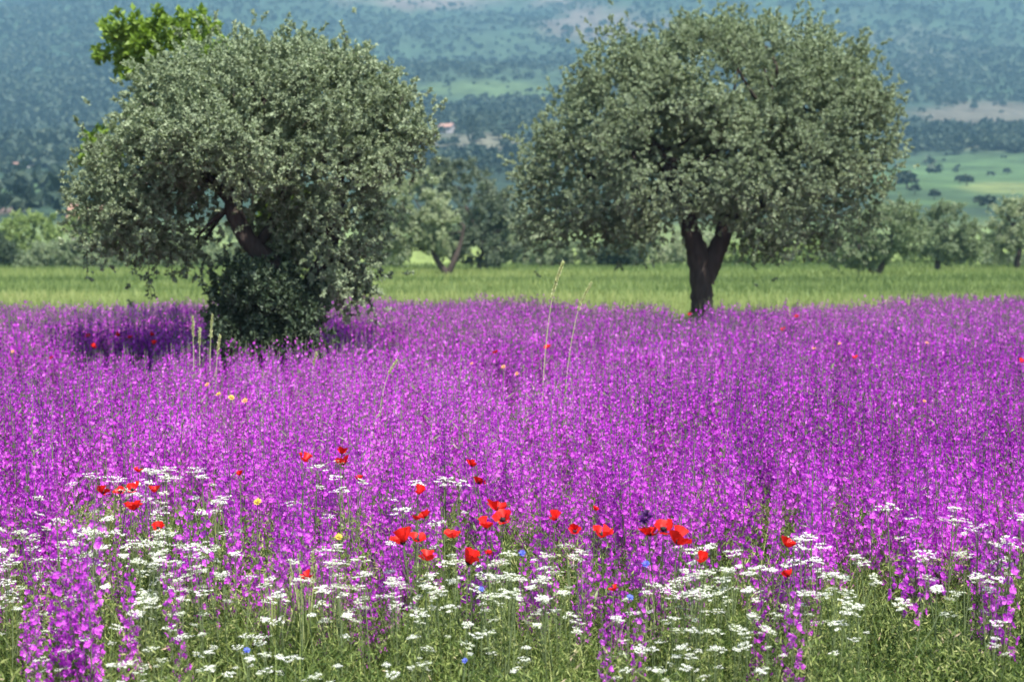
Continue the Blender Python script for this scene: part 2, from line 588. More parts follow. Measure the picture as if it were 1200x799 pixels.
# --- right-hand tree
DR = 25.0
gr = lambda x, d: np.array([x, d, 0.0])
rb = at(826, 401, DR); rb[2] = 0
right_lobes = px_lobes([
    (850, 98, 112, 68, 0, 1.7), (735, 132, 80, 62, .2, 1.3), (950, 116, 80, 62, .2, 1.4), (990, 158, 50, 56, 0, 1.1), (985, 100, 40, 36, .1, .9),
    (800, 178, 105, 70, -1.0, 1.2), (905, 190, 95, 78, -.9, 1.2), (672, 205, 58, 62, 0, .9), (648, 250, 36, 36, .1, .6),
    (735, 232, 60, 42, -.3, .9), (955, 230, 54, 54, .1, 1.0), (905, 262, 42, 36, .2, .7), (1000, 212, 36, 46, .2, .7), (648, 272, 26, 28, .1, .45), (692, 258, 32, 32, .1, .5), (738, 256, 32, 24, -.1, .5), (902, 276, 36, 28, .2, .6), (932, 276, 26, 26, .1, .5), (1008, 244, 26, 34, .2, .5),
    (860, 130, 140, 95, 1.4, 1.4), (845, 215, 80, 42, .9, 1.0), (690, 165, 62, 60, .8, 1.0), (1022, 145, 24, 36, 0, .5),
    (810, 68, 66, 38, -.3, 1.0), (918, 68, 64, 38, .4, 1.0), (720, 80, 42, 34, .2, .8), (640, 205, 24, 30, .3, .4)], DR)


def hang(pts, d, n=26, ll=.075, lw=.032):
    """a few hanging leafy twigs below the crown"""
    def f(cb, rng, base):
        for (ax, ay, bx, by) in pts:
            a, b = at(ax, ay, d), at(bx, by, d)
            t = rng.random(n)[:, None]
            p = a + (b - a) * t + rng.normal(size=(n, 3)) * .03 - base
            dd = unit((b - a)[None] * .5 + rng.normal(size=(n, 3)) * .6)
            diamonds(cb, p, dd, ll * rng.uniform(.7, 1.3, n), lw, rng, rng.random(n) * .6)
            w = np.array([.006, 0, 0])
            cb.add(np.array([a - w, a + w, b + w * .5, b - w * .5]) - base, [[0, 1, 2, 3]], .1, 1)
    return f


make_tree('silver_leaved_tree', 'large dome-crowned grey-green tree on a forked dark trunk behind the purple field', 'tree', 'big silver-leaved trees in the flower field', rb,
          right_lobes,
          [path([(823, 410, 0, .25), (822, 365, 0, .205), (822, 335, 0, .20), (818, 300, 0, .20), (810, 275, 0, .17), (803, 250, 0, .155), (785, 200, -.2, .13), (750, 150, -.1, .07)], DR),
           path([(826, 330, .05, .17), (835, 305, .05, .18), (846, 280, 0, .155), (852, 255, 0, .14), (875, 200, 0, .12), (920, 140, 0, .07)], DR),
           path([(806, 262, 0, .13), (825, 215, .3, .10), (850, 150, .5, .06)], DR),
           path([(850, 262, 0, .10), (900, 235, .2, .07), (960, 200, .2, .05)], DR),
           path([(800, 245, 0, .09), (750, 225, .1, .07), (690, 205, .1, .04)], DR)],
          'olive_leaf', 11, 700, 28, 30, .048, .027, .38, .12, n_limb=40, limb_r=.04, twig=900, up=.25,
          extra=hang([(775, 255, 772, 300), (640, 265, 634, 290), (660, 270, 655, 298), (690, 255, 688, 282), (745, 262, 742, 278), (900, 285, 897, 306), (935, 270, 932, 308), (1020, 250, 1018, 275), (860, 275, 857, 300)], DR))

# --- left-hand tree
DL = 15.5
lbp = at(342, 470, DL); lbp[2] = 0
left_lobes = px_lobes([
    (300, 108, 88, 46, 0, 1.0), (392, 118, 60, 46, 0, .9), (215, 142, 60, 54, 0, .9), (440, 150, 38, 32, 0, .5),
    (165, 200, 54, 54, 0, .7), (280, 160, 86, 56, -.6, .8), (128, 240, 42, 44, 0, .5), (190, 258, 50, 38, .1, .6),
    (385, 198, 58, 54, -.2, .8), (402, 258, 38, 48, 0, .5), (406, 314, 30, 28, 0, .35), (372, 262, 34, 36, -.3, .4), (340, 268, 36, 40, .45, .4), (310, 225, 40, 26, .3, .4), (225, 285, 30, 22, .3, .3),
    (350, 125, 105, 66, .8, .9), (245, 106, 54, 42, .3, .7), (330, 84, 64, 26, .2, .7), (464, 160, 24, 18, -.2, .35),
    (150, 280, 32, 22, .1, .4), (240, 190, 50, 36, .2, .6), (110, 228, 22, 28, .1, .3), (385, 318, 22, 18, -.2, .3),
    (435, 112, 28, 30, 0, .4), (478, 166, 22, 20, -.1, .35)], DL)
make_tree('silver_leaved_tree', 'shaggy grey-green tree with a crooked leaning trunk and a dark bush at its foot', 'tree', 'big silver-leaved trees in the flower field', lbp,
          left_lobes,
          [path([(345, 480, 0, .19), (345, 400, 0, .155), (342, 350, 0, .15), (322, 312, 0, .125), (296, 288, -.05, .105), (280, 262, -.05, .10), (274, 238, 0, .095), (290, 190, .1, .07), (300, 120, .1, .04)], DL),
           path([(345, 372, 0, .12), (362, 335, 0, .105), (382, 300, .05, .09), (395, 250, .1, .075), (400, 180, .1, .05), (420, 130, .1, .03)], DL),
           path([(274, 240, 0, .07), (240, 205, .1, .055), (190, 190, .1, .035), (150, 210, .1, .025)], DL),
           path([(384, 300, .05, .06), (410, 320, .05, .045), (418, 352, .05, .03)], DL),
           path([(300, 292, 0, .06), (330, 240, .2, .055), (345, 170, .2, .04)], DL)],
          'olive_leaf', 23, 430, 28, 30, .040, .021, .27, .11, n_limb=46, limb_r=.026, twig=900, inner=.6, up=.3,
          extra=hang([(175, 285, 174, 345), (172, 320, 178, 348), (102, 290, 102, 325), (200, 295, 202, 325), (160, 300, 158, 322), (218, 300, 219, 326), (430, 320, 428, 352), (445, 300, 447, 330), (497, 160, 508, 172)], DL, 34, .06, .028))

# --- bush of suckers at the foot of the left tree
rng = np.random.default_rng(5)
bp_ = at(312, 470, 15.1); bp_[2] = 0
bush = thing('leafy_bush', bp_, 'dark green bush sprouting around the foot of the shaggy tree in the purple flowers', 'bush')
bb = MB()
bl = np.array(px_lobes([(312, 352, 40, 34, 0, .4), (290, 372, 34, 32, -.15, .35), (338, 385, 32, 32, -.1, .35), (312, 405, 46, 36, 0, .4), (276, 340, 16, 20, 0, .25), (362, 388, 10, 20, 0, .2), (310, 440, 45, 40, 0, .35)], 15.1))
bl[:, :3] -= bp_
leaves_in(bb, rng, bl, 170, 12, 22, .058, .030, .18, .13, inner=.5)
bb.build('foliage', [M['dark_leaf'], M['bark']], bush)
sb = MB()
for k in range(12):
    a0 = np.array([rng.uniform(-.25, .25), rng.uniform(-.2, .2), 0])
    e = bl[rng.integers(len(bl)), :3] + rng.normal(size=3) * .15
    s = spline([(*a0, .02), (*((a0 + e) / 2 + rng.normal(size=3) * .05), .014), (*e, .005)], 5)
    tube(sb, s[:, :3], s[:, 3], 6)
sb.build('stem', [M['bark']], bush)

# --- bright leafy tree behind the left one
DB = 19.5
bb_ = at(318, 420, DB); bb_[2] = 0
make_tree('broadleaf_tree', 'bright yellow-green leafy tree reaching out behind the top of the shaggy tree', 'tree', None, bb_,
          px_lobes([(155, 52, 30, 18, 0, .45), (200, 48, 30, 18, 0, .4), (228, 42, 14, 14, 0, .3), (165, 74, 16, 12, 0, .2), (130, 46, 12, 9, 0, .25), (240, 82, 36, 24, .2, .5), (112, 172, 12, 11, 0, .2),
                    (300, 140, 64, 50, 0, .8), (220, 160, 50, 46, 0, .6), (325, 240, 24, 22, 0, .4)], DB),
          [path([(318, 440, 0, .13), (320, 360, 0, .12), (318, 280, 0, .11), (305, 200, 0, .09), (270, 130, 0, .06), (215, 85, 0, .035), (160, 66, 0, .02)], DB),
           path([(312, 230, 0, .06), (240, 190, 0, .04), (120, 175, 0, .015)], DB)],
          'bright_leaf', 31, 170, 11, 14, .105, .062, .18, .16, n_limb=16, limb_r=.025, twig=120, up=.3)


# --- middle distance: trees and bushes along the far side of the green field
def distant_tree(name, label, cat, group, d, base_px, lobes_px, mat, seed, n_clump=90, ll=.2, lw=.10, trunk_r=.16, fork=True, n_shoot=9, n_leaf=10, cr=.5):
    b = at(*base_px, d); b[2] = 0
    lobes = px_lobes([(x, y, rx, ry, o, max(.5, .8 * rx * d / F)) for x, y, rx, ry, o in lobes_px], d)
    top = lobes_px[0]
    bx, by = base_px
    if fork:
        tr = [path([(bx, by + 3, 0, trunk_r * 1.3), (bx, by - 4, 0, trunk_r), (bx - 10, by - 18, 0, trunk_r * .75), (bx - 22, by - 40, .2, trunk_r * .45)], d),
              path([(bx, by - 3, 0, trunk_r * .85), (bx + 8, by - 20, 0, trunk_r * .75), (bx + 16, by - 42, .2, trunk_r * .5), (bx + 20, by - 62, .2, trunk_r * .25)], d)]
    else:
        tr = [path([(bx, by + 3, 0, trunk_r * 1.3), (bx, by - 12, 0, trunk_r), (bx + 3, by - 30, 0, trunk_r * .7), (top[0], top[1], .1, trunk_r * .35)], d)]
    return make_tree(name, label, cat, group, b, lobes, tr, mat, seed, int(n_clump * 1.7), n_shoot + 2, n_leaf + 4, ll * .72, lw * .8, cr * .62, .25, n_limb=14, limb_r=trunk_r * .35, twig=60)


GT = 'trees on the far side of the green field'
distant_tree('olive_tree', 'pale sunlit olive tree with a V-shaped double trunk on the green field', 'tree', GT, 76, (524, 326),
             [(484, 240, 40, 34, 0), (468, 268, 36, 30, 0), (508, 268, 26, 26, 0), (450, 240, 28, 34, .5), (474, 282, 28, 12, 0), (452, 280, 22, 20, 0)], 'pale_leaf', 41, 130, .22, .11, .22)
distant_tree('olive_tree', 'darker blue-green tree rising behind the pale V-trunked tree', 'tree', GT, 92, (562, 318),
             [(545, 240, 46, 48, 0), (520, 215, 32, 26, 0), (575, 265, 36, 40, 0), (590, 275, 28, 34, .5), (562, 292, 40, 20, 0), (535, 270, 40, 34, 0)], 'blue_leaf', 42, 190, .24, .12, fork=False)
distant_tree('olive_tree', 'low spreading tree with stout forked trunk beside the big dome-crowned tree', 'tree', GT, 76, (1027, 327),
             [(1030, 270, 42, 28, 0), (1000, 285, 34, 24, 0), (1060, 275, 26, 28, 0), (1045, 255, 28, 16, 0), (985, 296, 22, 14, 0), (1015, 300, 22, 12, 0)], 'grey_leaf', 43, 120, .2, .1, .22)
distant_tree('olive_tree', 'round grey tree on a thin trunk, between low spreading tree and pale dusty one', 'tree', GT, 92, (1099, 319),
             [(1112, 268, 30, 26, 0), (1092, 282, 26, 20, 0), (1132, 285, 18, 20, 0), (1112, 292, 30, 12, 0)], 'grey_leaf', 44, 90, .22, .11, .17, False)
distant_tree('olive_tree', 'pale dusty green tree cut off by the picture edge, beyond the round grey tree', 'tree', GT, 96, (1192, 318),
             [(1185, 262, 26, 28, 0), (1210, 268, 34, 34, 0), (1172, 285, 18, 18, 0), (1195, 295, 30, 14, 0)], 'pale_leaf', 45, 90, .22, .11, .2, False)


def shrub(label, d, rows, mat, seed, n=60, ll=.26, lw=.15, group='bushes along the far side of the green field', name='hedge_bush'):
    rng = np.random.default_rng(seed)
    b = at(rows[0][0], 300, d); b[2] = float(ground_z(b[0], d))
    root = thing(name, b, label, 'bush', group)
    rows = [(x, y + 5, rx * .92, ry * .85, o) for x, y, rx, ry, o in rows]
    lob = np.array(px_lobes([(x, y, rx, ry, o, max(.5, .8 * rx * d / F)) for x, y, rx, ry, o in rows], d))
    lob[:, :3] -= b
    mb = MB()
    leaves_in(mb, rng, lob, int(n * 1.8), 11, 13, ll * .72, lw * .75, .34, .28, inner=.5)
    mb.build('foliage', [M[mat], M['bark']], root)
    st = MB()
    for k in range(5):
        l = lob[rng.integers(len(lob))]
        s = spline([(rng.uniform(-.05, .05), 0, -.1, .07), (l[0] * .5, l[1] * .5, l[2] * .5, .05), (l[0], l[1], l[2], .02)], 4)
        tube(st, s[:, :3], s[:, 3], 6)
    st.build('stem', [M['bark']], root)


shrub('tall bright green bush at the far edge of the green field, behind low grey one', 112, [(40, 275, 40, 34, 0), (15, 285, 30, 30, 0), (70, 285, 30, 28, 0), (30, 300, 40, 18, 0)], 'bush_leaf', 51, 100)
shrub('dark green bush at the picture edge, in front of the tall bright one', 108, [(2, 295, 20, 22, 0), (-14, 288, 20, 28, 0), (10, 308, 20, 10, 0)], 'dark_leaf', 52, 50)
shrub('low spreading grey bush in front of the tall bright green one', 102, [(60, 298, 36, 18, 0), (95, 296, 30, 20, 0), (120, 305, 30, 12, 0), (40, 308, 24, 9, 0)], 'grey_leaf', 53, 90)
shrub('light green bush showing under the shaggy tree beside the red roof', 116, [(120, 270, 26, 24, 0), (100, 262, 22, 20, 0), (140, 285, 26, 22, 0), (110, 295, 30, 16, 0)], 'bush_leaf', 54, 80)
shrub('grey hedge bush glimpsed under the low branches of the shaggy tree', 110, [(190, 292, 34, 20, 0), (225, 296, 28, 16, 0), (160, 300, 28, 14, 0)], 'grey_leaf', 55, 70)
shrub('blue-green bush seen through the gap beside the leaning trunk', 120, [(270, 285, 24, 26, 0), (248, 296, 24, 16, 0), (290, 298, 30, 14, 0)], 'grey_leaf', 56, 60)
shrub('low bush between the shaggy tree and the pale V-trunked tree', 104, [(425, 302, 36, 16, 0), (455, 304, 26, 14, 0)], 'grey_leaf', 57, 50)
shrub('pale round bush between the blue-green tree and the big dome-crowned tree', 122, [(612, 268, 30, 26, 0), (628, 288, 26, 20, 0), (600, 290, 24, 20, 0)], 'pale_leaf', 58, 80)
shrub('silvery low bush under the hanging branches of the dome-crowned tree', 112, [(648, 292, 26, 16, 0), (675, 294, 24, 14, 0), (630, 300, 22, 9, 0)], 'grey_leaf', 59, 60)
shrub('tall pale green bush left of the forked dark trunk', 124, [(740, 275, 34, 28, 0), (775, 282, 28, 24, 0), (760, 294, 46, 13, 0)], 'pale_leaf', 60, 90)
shrub('small blue-grey bush in front of the tall pale green one', 106, [(722, 290, 22, 15, 0), (735, 296, 22, 11, 0), (712, 298, 14, 8, 0)], 'dark_leaf', 61, 45)
shrub('light green bush seen through the fork of the dark trunk', 120, [(828, 285, 24, 24, 0), (805, 292, 20, 16, 0), (850, 296, 22, 12, 0)], 'pale_leaf', 62, 50)
shrub('green bush right of the forked dark trunk under the crown', 116, [(885, 290, 30, 20, 0), (915, 296, 24, 13, 0), (865, 298, 22, 10, 0)], 'bush_leaf', 63, 60)
shrub('yellow-green bush between the dome-crowned tree and the low spreading one', 126, [(955, 290, 20, 16, 0), (940, 297, 22, 11, 0), (975, 298, 20, 10, 0)], 'bush_leaf', 64, 60)
shrub('grey-green bush behind the round grey tree', 128, [(1070, 298, 22, 9, 0), (1148, 292, 18, 16, 0), (1100, 302, 36, 7, 0), (1156, 280, 10, 12, 0)], 'bush_leaf', 65, 70)
shrub('low dark bush at the foot of the pale dusty tree', 112, [(1175, 303, 24, 7, 0), (1205, 303, 26, 8, 0)], 'grey_leaf', 66, 45)

# ------------------------------------------------------------------ the far hillside
rng = np.random.default_rng(77)


def hill_tree_mesh(seed, n=46, tall=1.0, size=1.0, ):
    r = np.random.default_rng(seed)
    mb = MB()
    u = unit(r.normal(size=(n, 3)))
    u[:, 2] = np.abs(u[:, 2]) * 1.2 - .25
    p = u * r.uniform(.55, 1, (n, 1)) * np.array([1, 1, .9 * tall]) + np.array([0, 0, .75 * tall])
    d = unit(u + r.normal(size=(n, 3)) * .6)
    diamonds(mb, p - d * .3, d, .75 * size, .62 * size, r, r.random(n))
    return mb


variants = []
for k in range(5):
    cm = hill_tree_mesh(300 + k, 190, 1.0, .58).mesh('hill_crown', [M['hill_leaf']])
    tm = MB()
    tube(tm, [(0, 0, -.15), (.02, 0, .35), (0, .03, .8)], [.10, .08, .04], 6)
    variants.append((cm, tm.mesh('hill_trunk', [M['bark']])))

spots = []
for (px_, py_, s) in [(527, 58, 3.6), (520, 85, 4.2), (497, 92, 3), (447, 78, 4), (470, 75, 3.6), (430, 82, 3.6), (545, 86, 2.8), (560, 82, 2.4), (636, 74, 4.6), (655, 70, 4.4), (624, 84, 3.4), (663, 40, 5.5), (690, 42, 5), (705, 46, 4.4),
                      (508, 92, 3.2), (590, 97, 2.6), (604, 95, 2.4), (1063, 222, 3.3), (1056, 216, 2.6), (1072, 228, 1.7), (1133, 218, 2.2), (1124, 215, 1.6), (1095, 234, 1.6), (1052, 200, 1.8), (1141, 130, 3), (1092, 203, 1.0), (1180, 205, 1.7), (1158, 246, 1.9), (1148, 242, 1.5),
                      (20, 218, 3.0), (30, 224, 2.4), (48, 214, 2.2), (14, 200, 3.2), (72, 205, 3.0), (92, 212, 2.4), (585, 165, 3.5), (560, 200, 3), (575, 190, 3), (545, 205, 3), (535, 190, 2.6), (515, 185, 2.4)]:
    spots.append((hit(px_, py_), s))
for band_, n_ in [((0, 120, 190, 205), 5), ((1045, 1215, 150, 182), 60), ((1045, 1215, 95, 128), 45), ((410, 700, 30, 80), 50), ((480, 640, 120, 215), 60), ((0, 120, 170, 195), 8), ((700, 780, 0, 40), 14)]:
    for _ in range(n_):
        spots.append((hit(rng.uniform(band_[0], band_[1]), rng.uniform(band_[2], band_[3])), rng.uniform(1.8, 3.6)))
for (p, s) in spots:
    h_ = thing('hillside_tree', (p[0], p[1], float(ground_z(p[0], p[1]))), 'small dark tree dotted on the hazy hillside', 'tree', 'small dark trees dotted over the hazy hillside', rng.uniform(0, 6.28), s=s)
    cm, tm = variants[rng.integers(5)]
    link('crown', cm, h_)
    link('trunk', tm, h_)

# a dark poplar in front of the pale patch between the two big trees
pp = hit(553, 172)
pt = thing('poplar', (pp[0], pp[1], float(ground_z(pp[0], pp[1]))), 'narrow dark upright poplar on the hillside between the two big trees', 'tree', s=2.3)
pm = MB()
n = 160
zz = rng.random(n)
rr = .75 * np.sin(np.pi * np.clip(zz * .93 + .05, 0, 1)) ** .7
aa = rng.random(n) * 6.28
P = np.stack([rr * np.cos(aa), rr * np.sin(aa), zz * 5.0 + .3], 1)
diamonds(pm, P, np.stack([np.cos(aa) * .5, np.sin(aa) * .5, np.ones(n)], 1), .8, .4, rng, rng.random(n) * .6)
pm.build('crown', [M['hill_leaf']], pt)
tm = MB()
tube(tm, [(0, 0, -.1), (0, 0, 1), (0, 0, 3)], [.12, .1, .04], 6)
tm.build('trunk', [M['bark']], pt)

# the rest of the scrub and wood
n = 75000
yy = 260 * (2000 / 260) ** rng.random(n)
xx = rng.uniform(-1, 1, n) * (.46 * yy + 25)
zz = ground_z(xx, yy)
q = pix(np.stack([xx, yy, zz], 1))
wx, wy = q[:, 0], q[:, 1]
den = .42 + .5 * smooth(.42, .62, fbm(xx / 70, yy / 100, 61))
den = np.maximum(den, 1.0 * (1 - smooth(130, 420, wx)) * smooth(.30, .48, fbm(xx / 40, yy / 70, 67)))
den = np.maximum(den, .9 * smooth(980, 1060, wx) * (1 - smooth(95, 125, wy)))


def clear(cx, cy_, rx, ry, keep=.04):
    global den
    r = np.hypot((wx - cx) / rx, (wy - cy_) / ry)
    den = np.where(r < 1, den * keep, den)


clear(575, 105, 90, 12, .12); clear(590, 70, 130, 40, .75); clear(540, 2, 120, 8, .3); clear(700, 30, 60, 18, .2); clear(1150, 134, 120, 15, .02); clear(1140, 212, 200, 34, .02)
clear(50, 222, 140, 24, 0); clear(66, 152, 30, 4); clear(520, 165, 45, 11, .08); clear(580, 168, 32, 13, .08); clear(-20, 246, 60, 9, 0)
den = np.where((yy < 520) & (wx > 150), 0, np.where(yy < 520, .05, den))
keep = rng.random(n) < den * np.clip(yy / 800, .3, 1)
pos = np.stack([xx, yy, zz], 1)[keep]
wm = MB()
for k in range(6):
    t = hill_tree_mesh(400 + k, 20, .85, 1.3).arrays()
    sel = pos[k::6]
    sz = 1.0 + 2.6 * rng.random(len(sel)) ** 2.2; sz = sz * (1 + .45 * (1 - smooth(150, 420, pix(sel)[:, 0])))
    replicate(wm, t, sel, rng.uniform(0, 6.28, len(sel)), np.zeros((len(sel), 2)), sz, rng.uniform(-.25, .25, len(sel)), rng)
tag(wm.build('woodland', [M['hill_leaf']]), 'scrub and woodland covering the far hillside', 'woodland', kind='stuff')


# houses among the trees
def house(px_, py_, d, w, dp, hgt, label, rz, roofmat='tile', wallmat='plaster'):
    if d:
        p = at(px_, py_, d)
        p[2] = float(ground_z(p[0], p[1]))
    else:
        p = hit(px_, py_)
    root = thing('cottage', p, label, 'house', 'cottages among the trees of the valley', rz)
    a, b = w / 2, dp / 2
    mb = MB()
    rh = hgt + w * .0 + dp * .28
    mb.add([(-a, -b, -.6), (a, -b, -.6), (a, b, -.6), (-a, b, -.6), (-a, -b, hgt), (a, -b, hgt), (a, b, hgt), (-a, b, hgt), (-a, 0, rh), (a, 0, rh)],
           [[0, 1, 5, 4], [2, 3, 7, 6], [0, 4, 7, 3], [1, 2, 6, 5], [4, 8, 8, 7], [5, 6, 9, 9]])
    mb.f[-1] = mb.f[-1][:4]
    mb.t[-1] = mb.t[-1][:4]; mb.m[-1] = mb.m[-1][:4]; mb.s[-1] = mb.s[-1][:4]
    o = .35
    mb.add([(-a, -b, hgt), (-a, b, hgt), (-a, .05, rh - .02), (-a, -.05, rh - .02), (a, -b, hgt), (a, b, hgt), (a, .05, rh - .02), (a, -.05, rh - .02)], [[0, 3, 2, 1], [4, 5, 6, 7]])
    mb.build('wall', [M[wallmat]], root)
    rf = MB()
    sl = (rh - hgt) / b
    e = hgt - o * sl
    for s_ in (-1, 1):
        rf.add([(-a - o, s_ * (b + o), e), (a + o, s_ * (b + o), e), (a + o, 0, rh), (-a - o, 0, rh), (-a - o, s_ * (b + o), e + .14), (a + o, s_ * (b + o), e + .14), (a + o, 0, rh + .14), (-a - o, 0, rh + .14)],
               [[0, 3, 2, 1], [4, 5, 6, 7], [0, 1, 5, 4], [0, 4, 7, 3], [1, 2, 6, 5]])
    rfo = rf.build('roof', [M[roofmat]], root)
    ch = MB()
    c_ = np.array([(-.3, -.3, 0), (.3, -.3, 0), (.3, .3, 0), (-.3, .3, 0), (-.3, -.3, 1.5), (.3, -.3, 1.5), (.3, .3, 1.5), (-.3, .3, 1.5)]) + [a * .5, .6, rh - .7]
    ch.add(c_, [[0, 1, 5, 4], [1, 2, 6, 5], [2, 3, 7, 6], [3, 0, 4, 7], [4, 5, 6, 7]])
    ch.build('chimney', [M[wallmat]], rfo)

    def panel(x, z, ww, hh, nm, mt):
        m_ = MB()
        y_ = -b - .03
        m_.add([(x - ww / 2, y_, z), (x + ww / 2, y_, z), (x + ww / 2, y_, z + hh), (x - ww / 2, y_, z + hh), (x - ww / 2, y_ + .02, z), (x + ww / 2, y_ + .02, z), (x + ww / 2, y_ + .02, z + hh), (x - ww / 2, y_ + .02, z + hh)],
               [[0, 1, 2, 3], [0, 4, 5, 1], [1, 5, 6, 2], [2, 6, 7, 3], [3, 7, 4, 0]])
        m_.build(nm, [M[mt]], root)
    panel(-a * .55, 1.0, 1.1, 1.2, 'window', 'window')
    panel(a * .55, 1.0, 1.1, 1.2, 'window', 'window')
    panel(0, 0.02, 1.0, 2.0, 'door', 'timber')


house(114, 277, 150, 5, 5, 2.6, 'cottage with an orange tiled roof just beyond the light green bush', R(12))
house(88, 192, 0, 8, 6, 3.0, 'pale pinkish house on the slope above the green meadow beside the shaggy tree', R(-15))
house(18, 203, 0, 4.5, 4.5, 2.4, 'small red-roofed house on the slope at the edge of the wood', R(20))
house(36, 206, 0, 3, 3, 2.2, 'tiny white house right of the small red-roofed one on the slope', R(5), 'plaster')
house(524, 156, 0, 6, 6, 2.6, 'red-roofed house on the hillside left of the narrow poplar', R(-20))

# ------------------------------------------------------------------ the green field
rng = np.random.default_rng(9)
n = 90000
yy = 21 * (120 / 21) ** rng.random(n)
xx = rng.uniform(-1, 1, n) * (.40 * yy + 3)
ok = yy > edge_d(xx) - .1
xx, yy = xx[ok], yy[ok]
n = len(xx)
sz = np.clip(yy / 40, .55, 2.2)
mb = MB()
dirn = np.stack([rng.normal(size=n) * .22, rng.normal(size=n) * .22, np.ones(n)], 1)
pat = 1.1 * (fbm(xx / 9, yy / 14, 15) - .5) + .35 - .9 * (smooth(.4, .65, vnoise(xx / 60, yy / 7, 77))) - .35 * smooth(40, 60, yy)
diamonds(mb, np.stack([xx, yy, np.zeros(n)], 1), dirn, rng.uniform(.20, .48, n), .022 * sz * rng.uniform(.6, 1.4, n), rng, np.clip(.55 + .5 * pat + .34 * (rng.random(n) - .5), 0, 1), 0, .15,
         np.stack([rng.normal(size=n) * .5, -np.ones(n), np.zeros(n)], 1))
tag(mb.build('crop_grass', [M['crop']]), 'green field of young cereal beyond the purple flowers', 'crop', kind='stuff')

# ------------------------------------------------------------------ poppies and other single flowers: where they stand
def foot(px_, py_, z):
    """ground point under a flower head at height z seen at a photo pixel"""
    a, b = at(px_, py_, 1.0), at(px_, py_, 2.0)
    dz = b[2] - a[2]
    d = 1 + (z - a[2]) / dz
    p = at(px_, py_, d)
    return np.array([p[0], p[1], 0.0])


poppies = [  # px, py, head height, size, label
    (355, 540, .66, 1.0, 'red poppy left of the stacked pair in the purple flowers, white bloom at its rim'),
    (400, 532, .70, .8, 'upper poppy of the stacked red pair in the purple flowers'),
    (402, 545, .66, 1.0, 'lower, larger poppy of the stacked red pair in the purple flowers'),
    (421, 563, .62, .6, 'small faded red poppy just below the stacked pair'),
    (553, 547, .66, .8, 'dull red poppy half hidden above the bright open one in mid field'),
    (560, 567, .66, 1.0, 'bright red poppy below the half-hidden dull one in mid field'),
    (490, 579, .62, .8, 'faded pinkish poppy veiled by purple spikes above the close pair'),
    (487, 609, .62, .6, 'smaller poppy of the close red pair above the big round poppy'),
    (498, 607, .62, .8, 'larger poppy of the close red pair above the big round poppy'),
    (472, 638, .62, 1.25, 'big round red poppy with another poppy touching its right side'),
    (488, 634, .60, 1.0, 'ragged red poppy touching the right side of the big round one'),
    (530, 630, .62, .9, 'small upright cup-shaped poppy above the white flowers'),
    (501, 657, .58, 1.0, 'red poppy low among white umbels under the big round one'),
    (548, 662, .56, 1.3, 'drooping red poppy lying sideways over green leaves'),
    (584, 599, .66, 1.25, 'topmost poppy of the large red cluster in the middle of the field'),
    (590, 611, .64, 1.25, 'lower right poppy of the large red cluster in the middle of the field'),
    (570, 619, .61, .9, 'ragged poppy trailing at the lower left of the large red cluster'),
    (572, 650, .56, .5, 'tiny dark red poppy bud beside the drooping poppy'),
    (120, 579, .64, .9, 'first poppy from the left in the short row over white umbels'),
    (141, 578, .64, .8, 'second poppy from the left in the short row over white umbels'),
    (155, 575, .66, .9, 'third and tallest poppy in the short row over white umbels'),
    (181, 577, .64, .7, 'last poppy at the right end of the short row over white umbels'),
    (157, 598, .62, 1.2, 'big dark red poppy under the short row of poppies'),
    (186, 620, .58, .8, 'orange-red poppy below the short row, among white flowers'),
    (162, 553, .68, .6, 'small red poppy above the short row of poppies'),
    (281, 557, .66, .6, 'small lone poppy in purple spikes between the short row and the stacked pair'),
    (360, 679, .52, .7, 'small poppy just above the green grass at the field front'),
    (650, 610, .64, .8, 'red poppy between the large cluster and the pair further right'),
    (673, 624, .62, .8, 'small poppy left of the wide flat one'),
    (704, 629, .62, 1.2, 'wide flat red poppy beside purple spikes in front'),
    (762, 628, .62, 1.1, 'left poppy of the bright trio over the white umbels'),
    (777, 622, .64, 1.25, 'topmost middle poppy of the bright trio over the white umbels'),
    (793, 638, .60, 1.35, 'lowest right poppy of the bright trio, largest of the three'),
    (821, 659, .56, .8, 'small red poppy on white umbels right of the bright trio'),
    (922, 641, .60, 1.0, 'red poppy on the right side above another small one'),
    (924, 676, .54, .7, 'small red poppy beside the lone long purple spike on the right'),
    (719, 692, .50, .5, 'tiny red poppy low inside the front purple spike clump'),
    (697, 598, .66, .5, 'faint red poppy in purple spikes above the wide flat one'),
    (1198, 425, .64, 1.01, 'red poppy at the very right edge of the field'),
    (581, 414, .64, 0.94, 'distant red poppy in the purple field below the tall grass stalks'),
    (642, 408, .64, 1.17, 'distant crimson poppy beside the foot of the tall grass stalk'),
    (103, 396, .64, 1.17, 'distant poppy in the tree shadow, farthest left of the shaded ones'),
    (140, 394, .64, 1.17, 'distant poppy in the tree shadow, second of the shaded ones'),
    (152, 397, .64, 1.01, 'distant poppy in the tree shadow, third of the shaded ones'),
    (178, 394, .64, 1.17, 'distant bright poppy at the right end of the shaded ones'),
    (180, 404, .64, 1.01, 'distant poppy just below the bright shaded one'),
    (109, 408, .64, 1.01, 'distant pink-red poppy in front of the tree shadow'),
    (61, 420, .64, 0.7, 'distant small red poppy left of the tree shadow'),
    (1001, 420, .64, 0.78, 'distant orange-red poppy in the right half of the purple field'),
    (919, 388, .64, 1.17, 'distant red poppy in purple under the right side of the dome-crowned tree'),
    (808, 370, .60, 1.17, 'distant red poppy at the foot of the forked trunk, left of it'),
    (934, 372, .60, 1.25, 'distant red poppy at the field edge right of the forked trunk'),
]
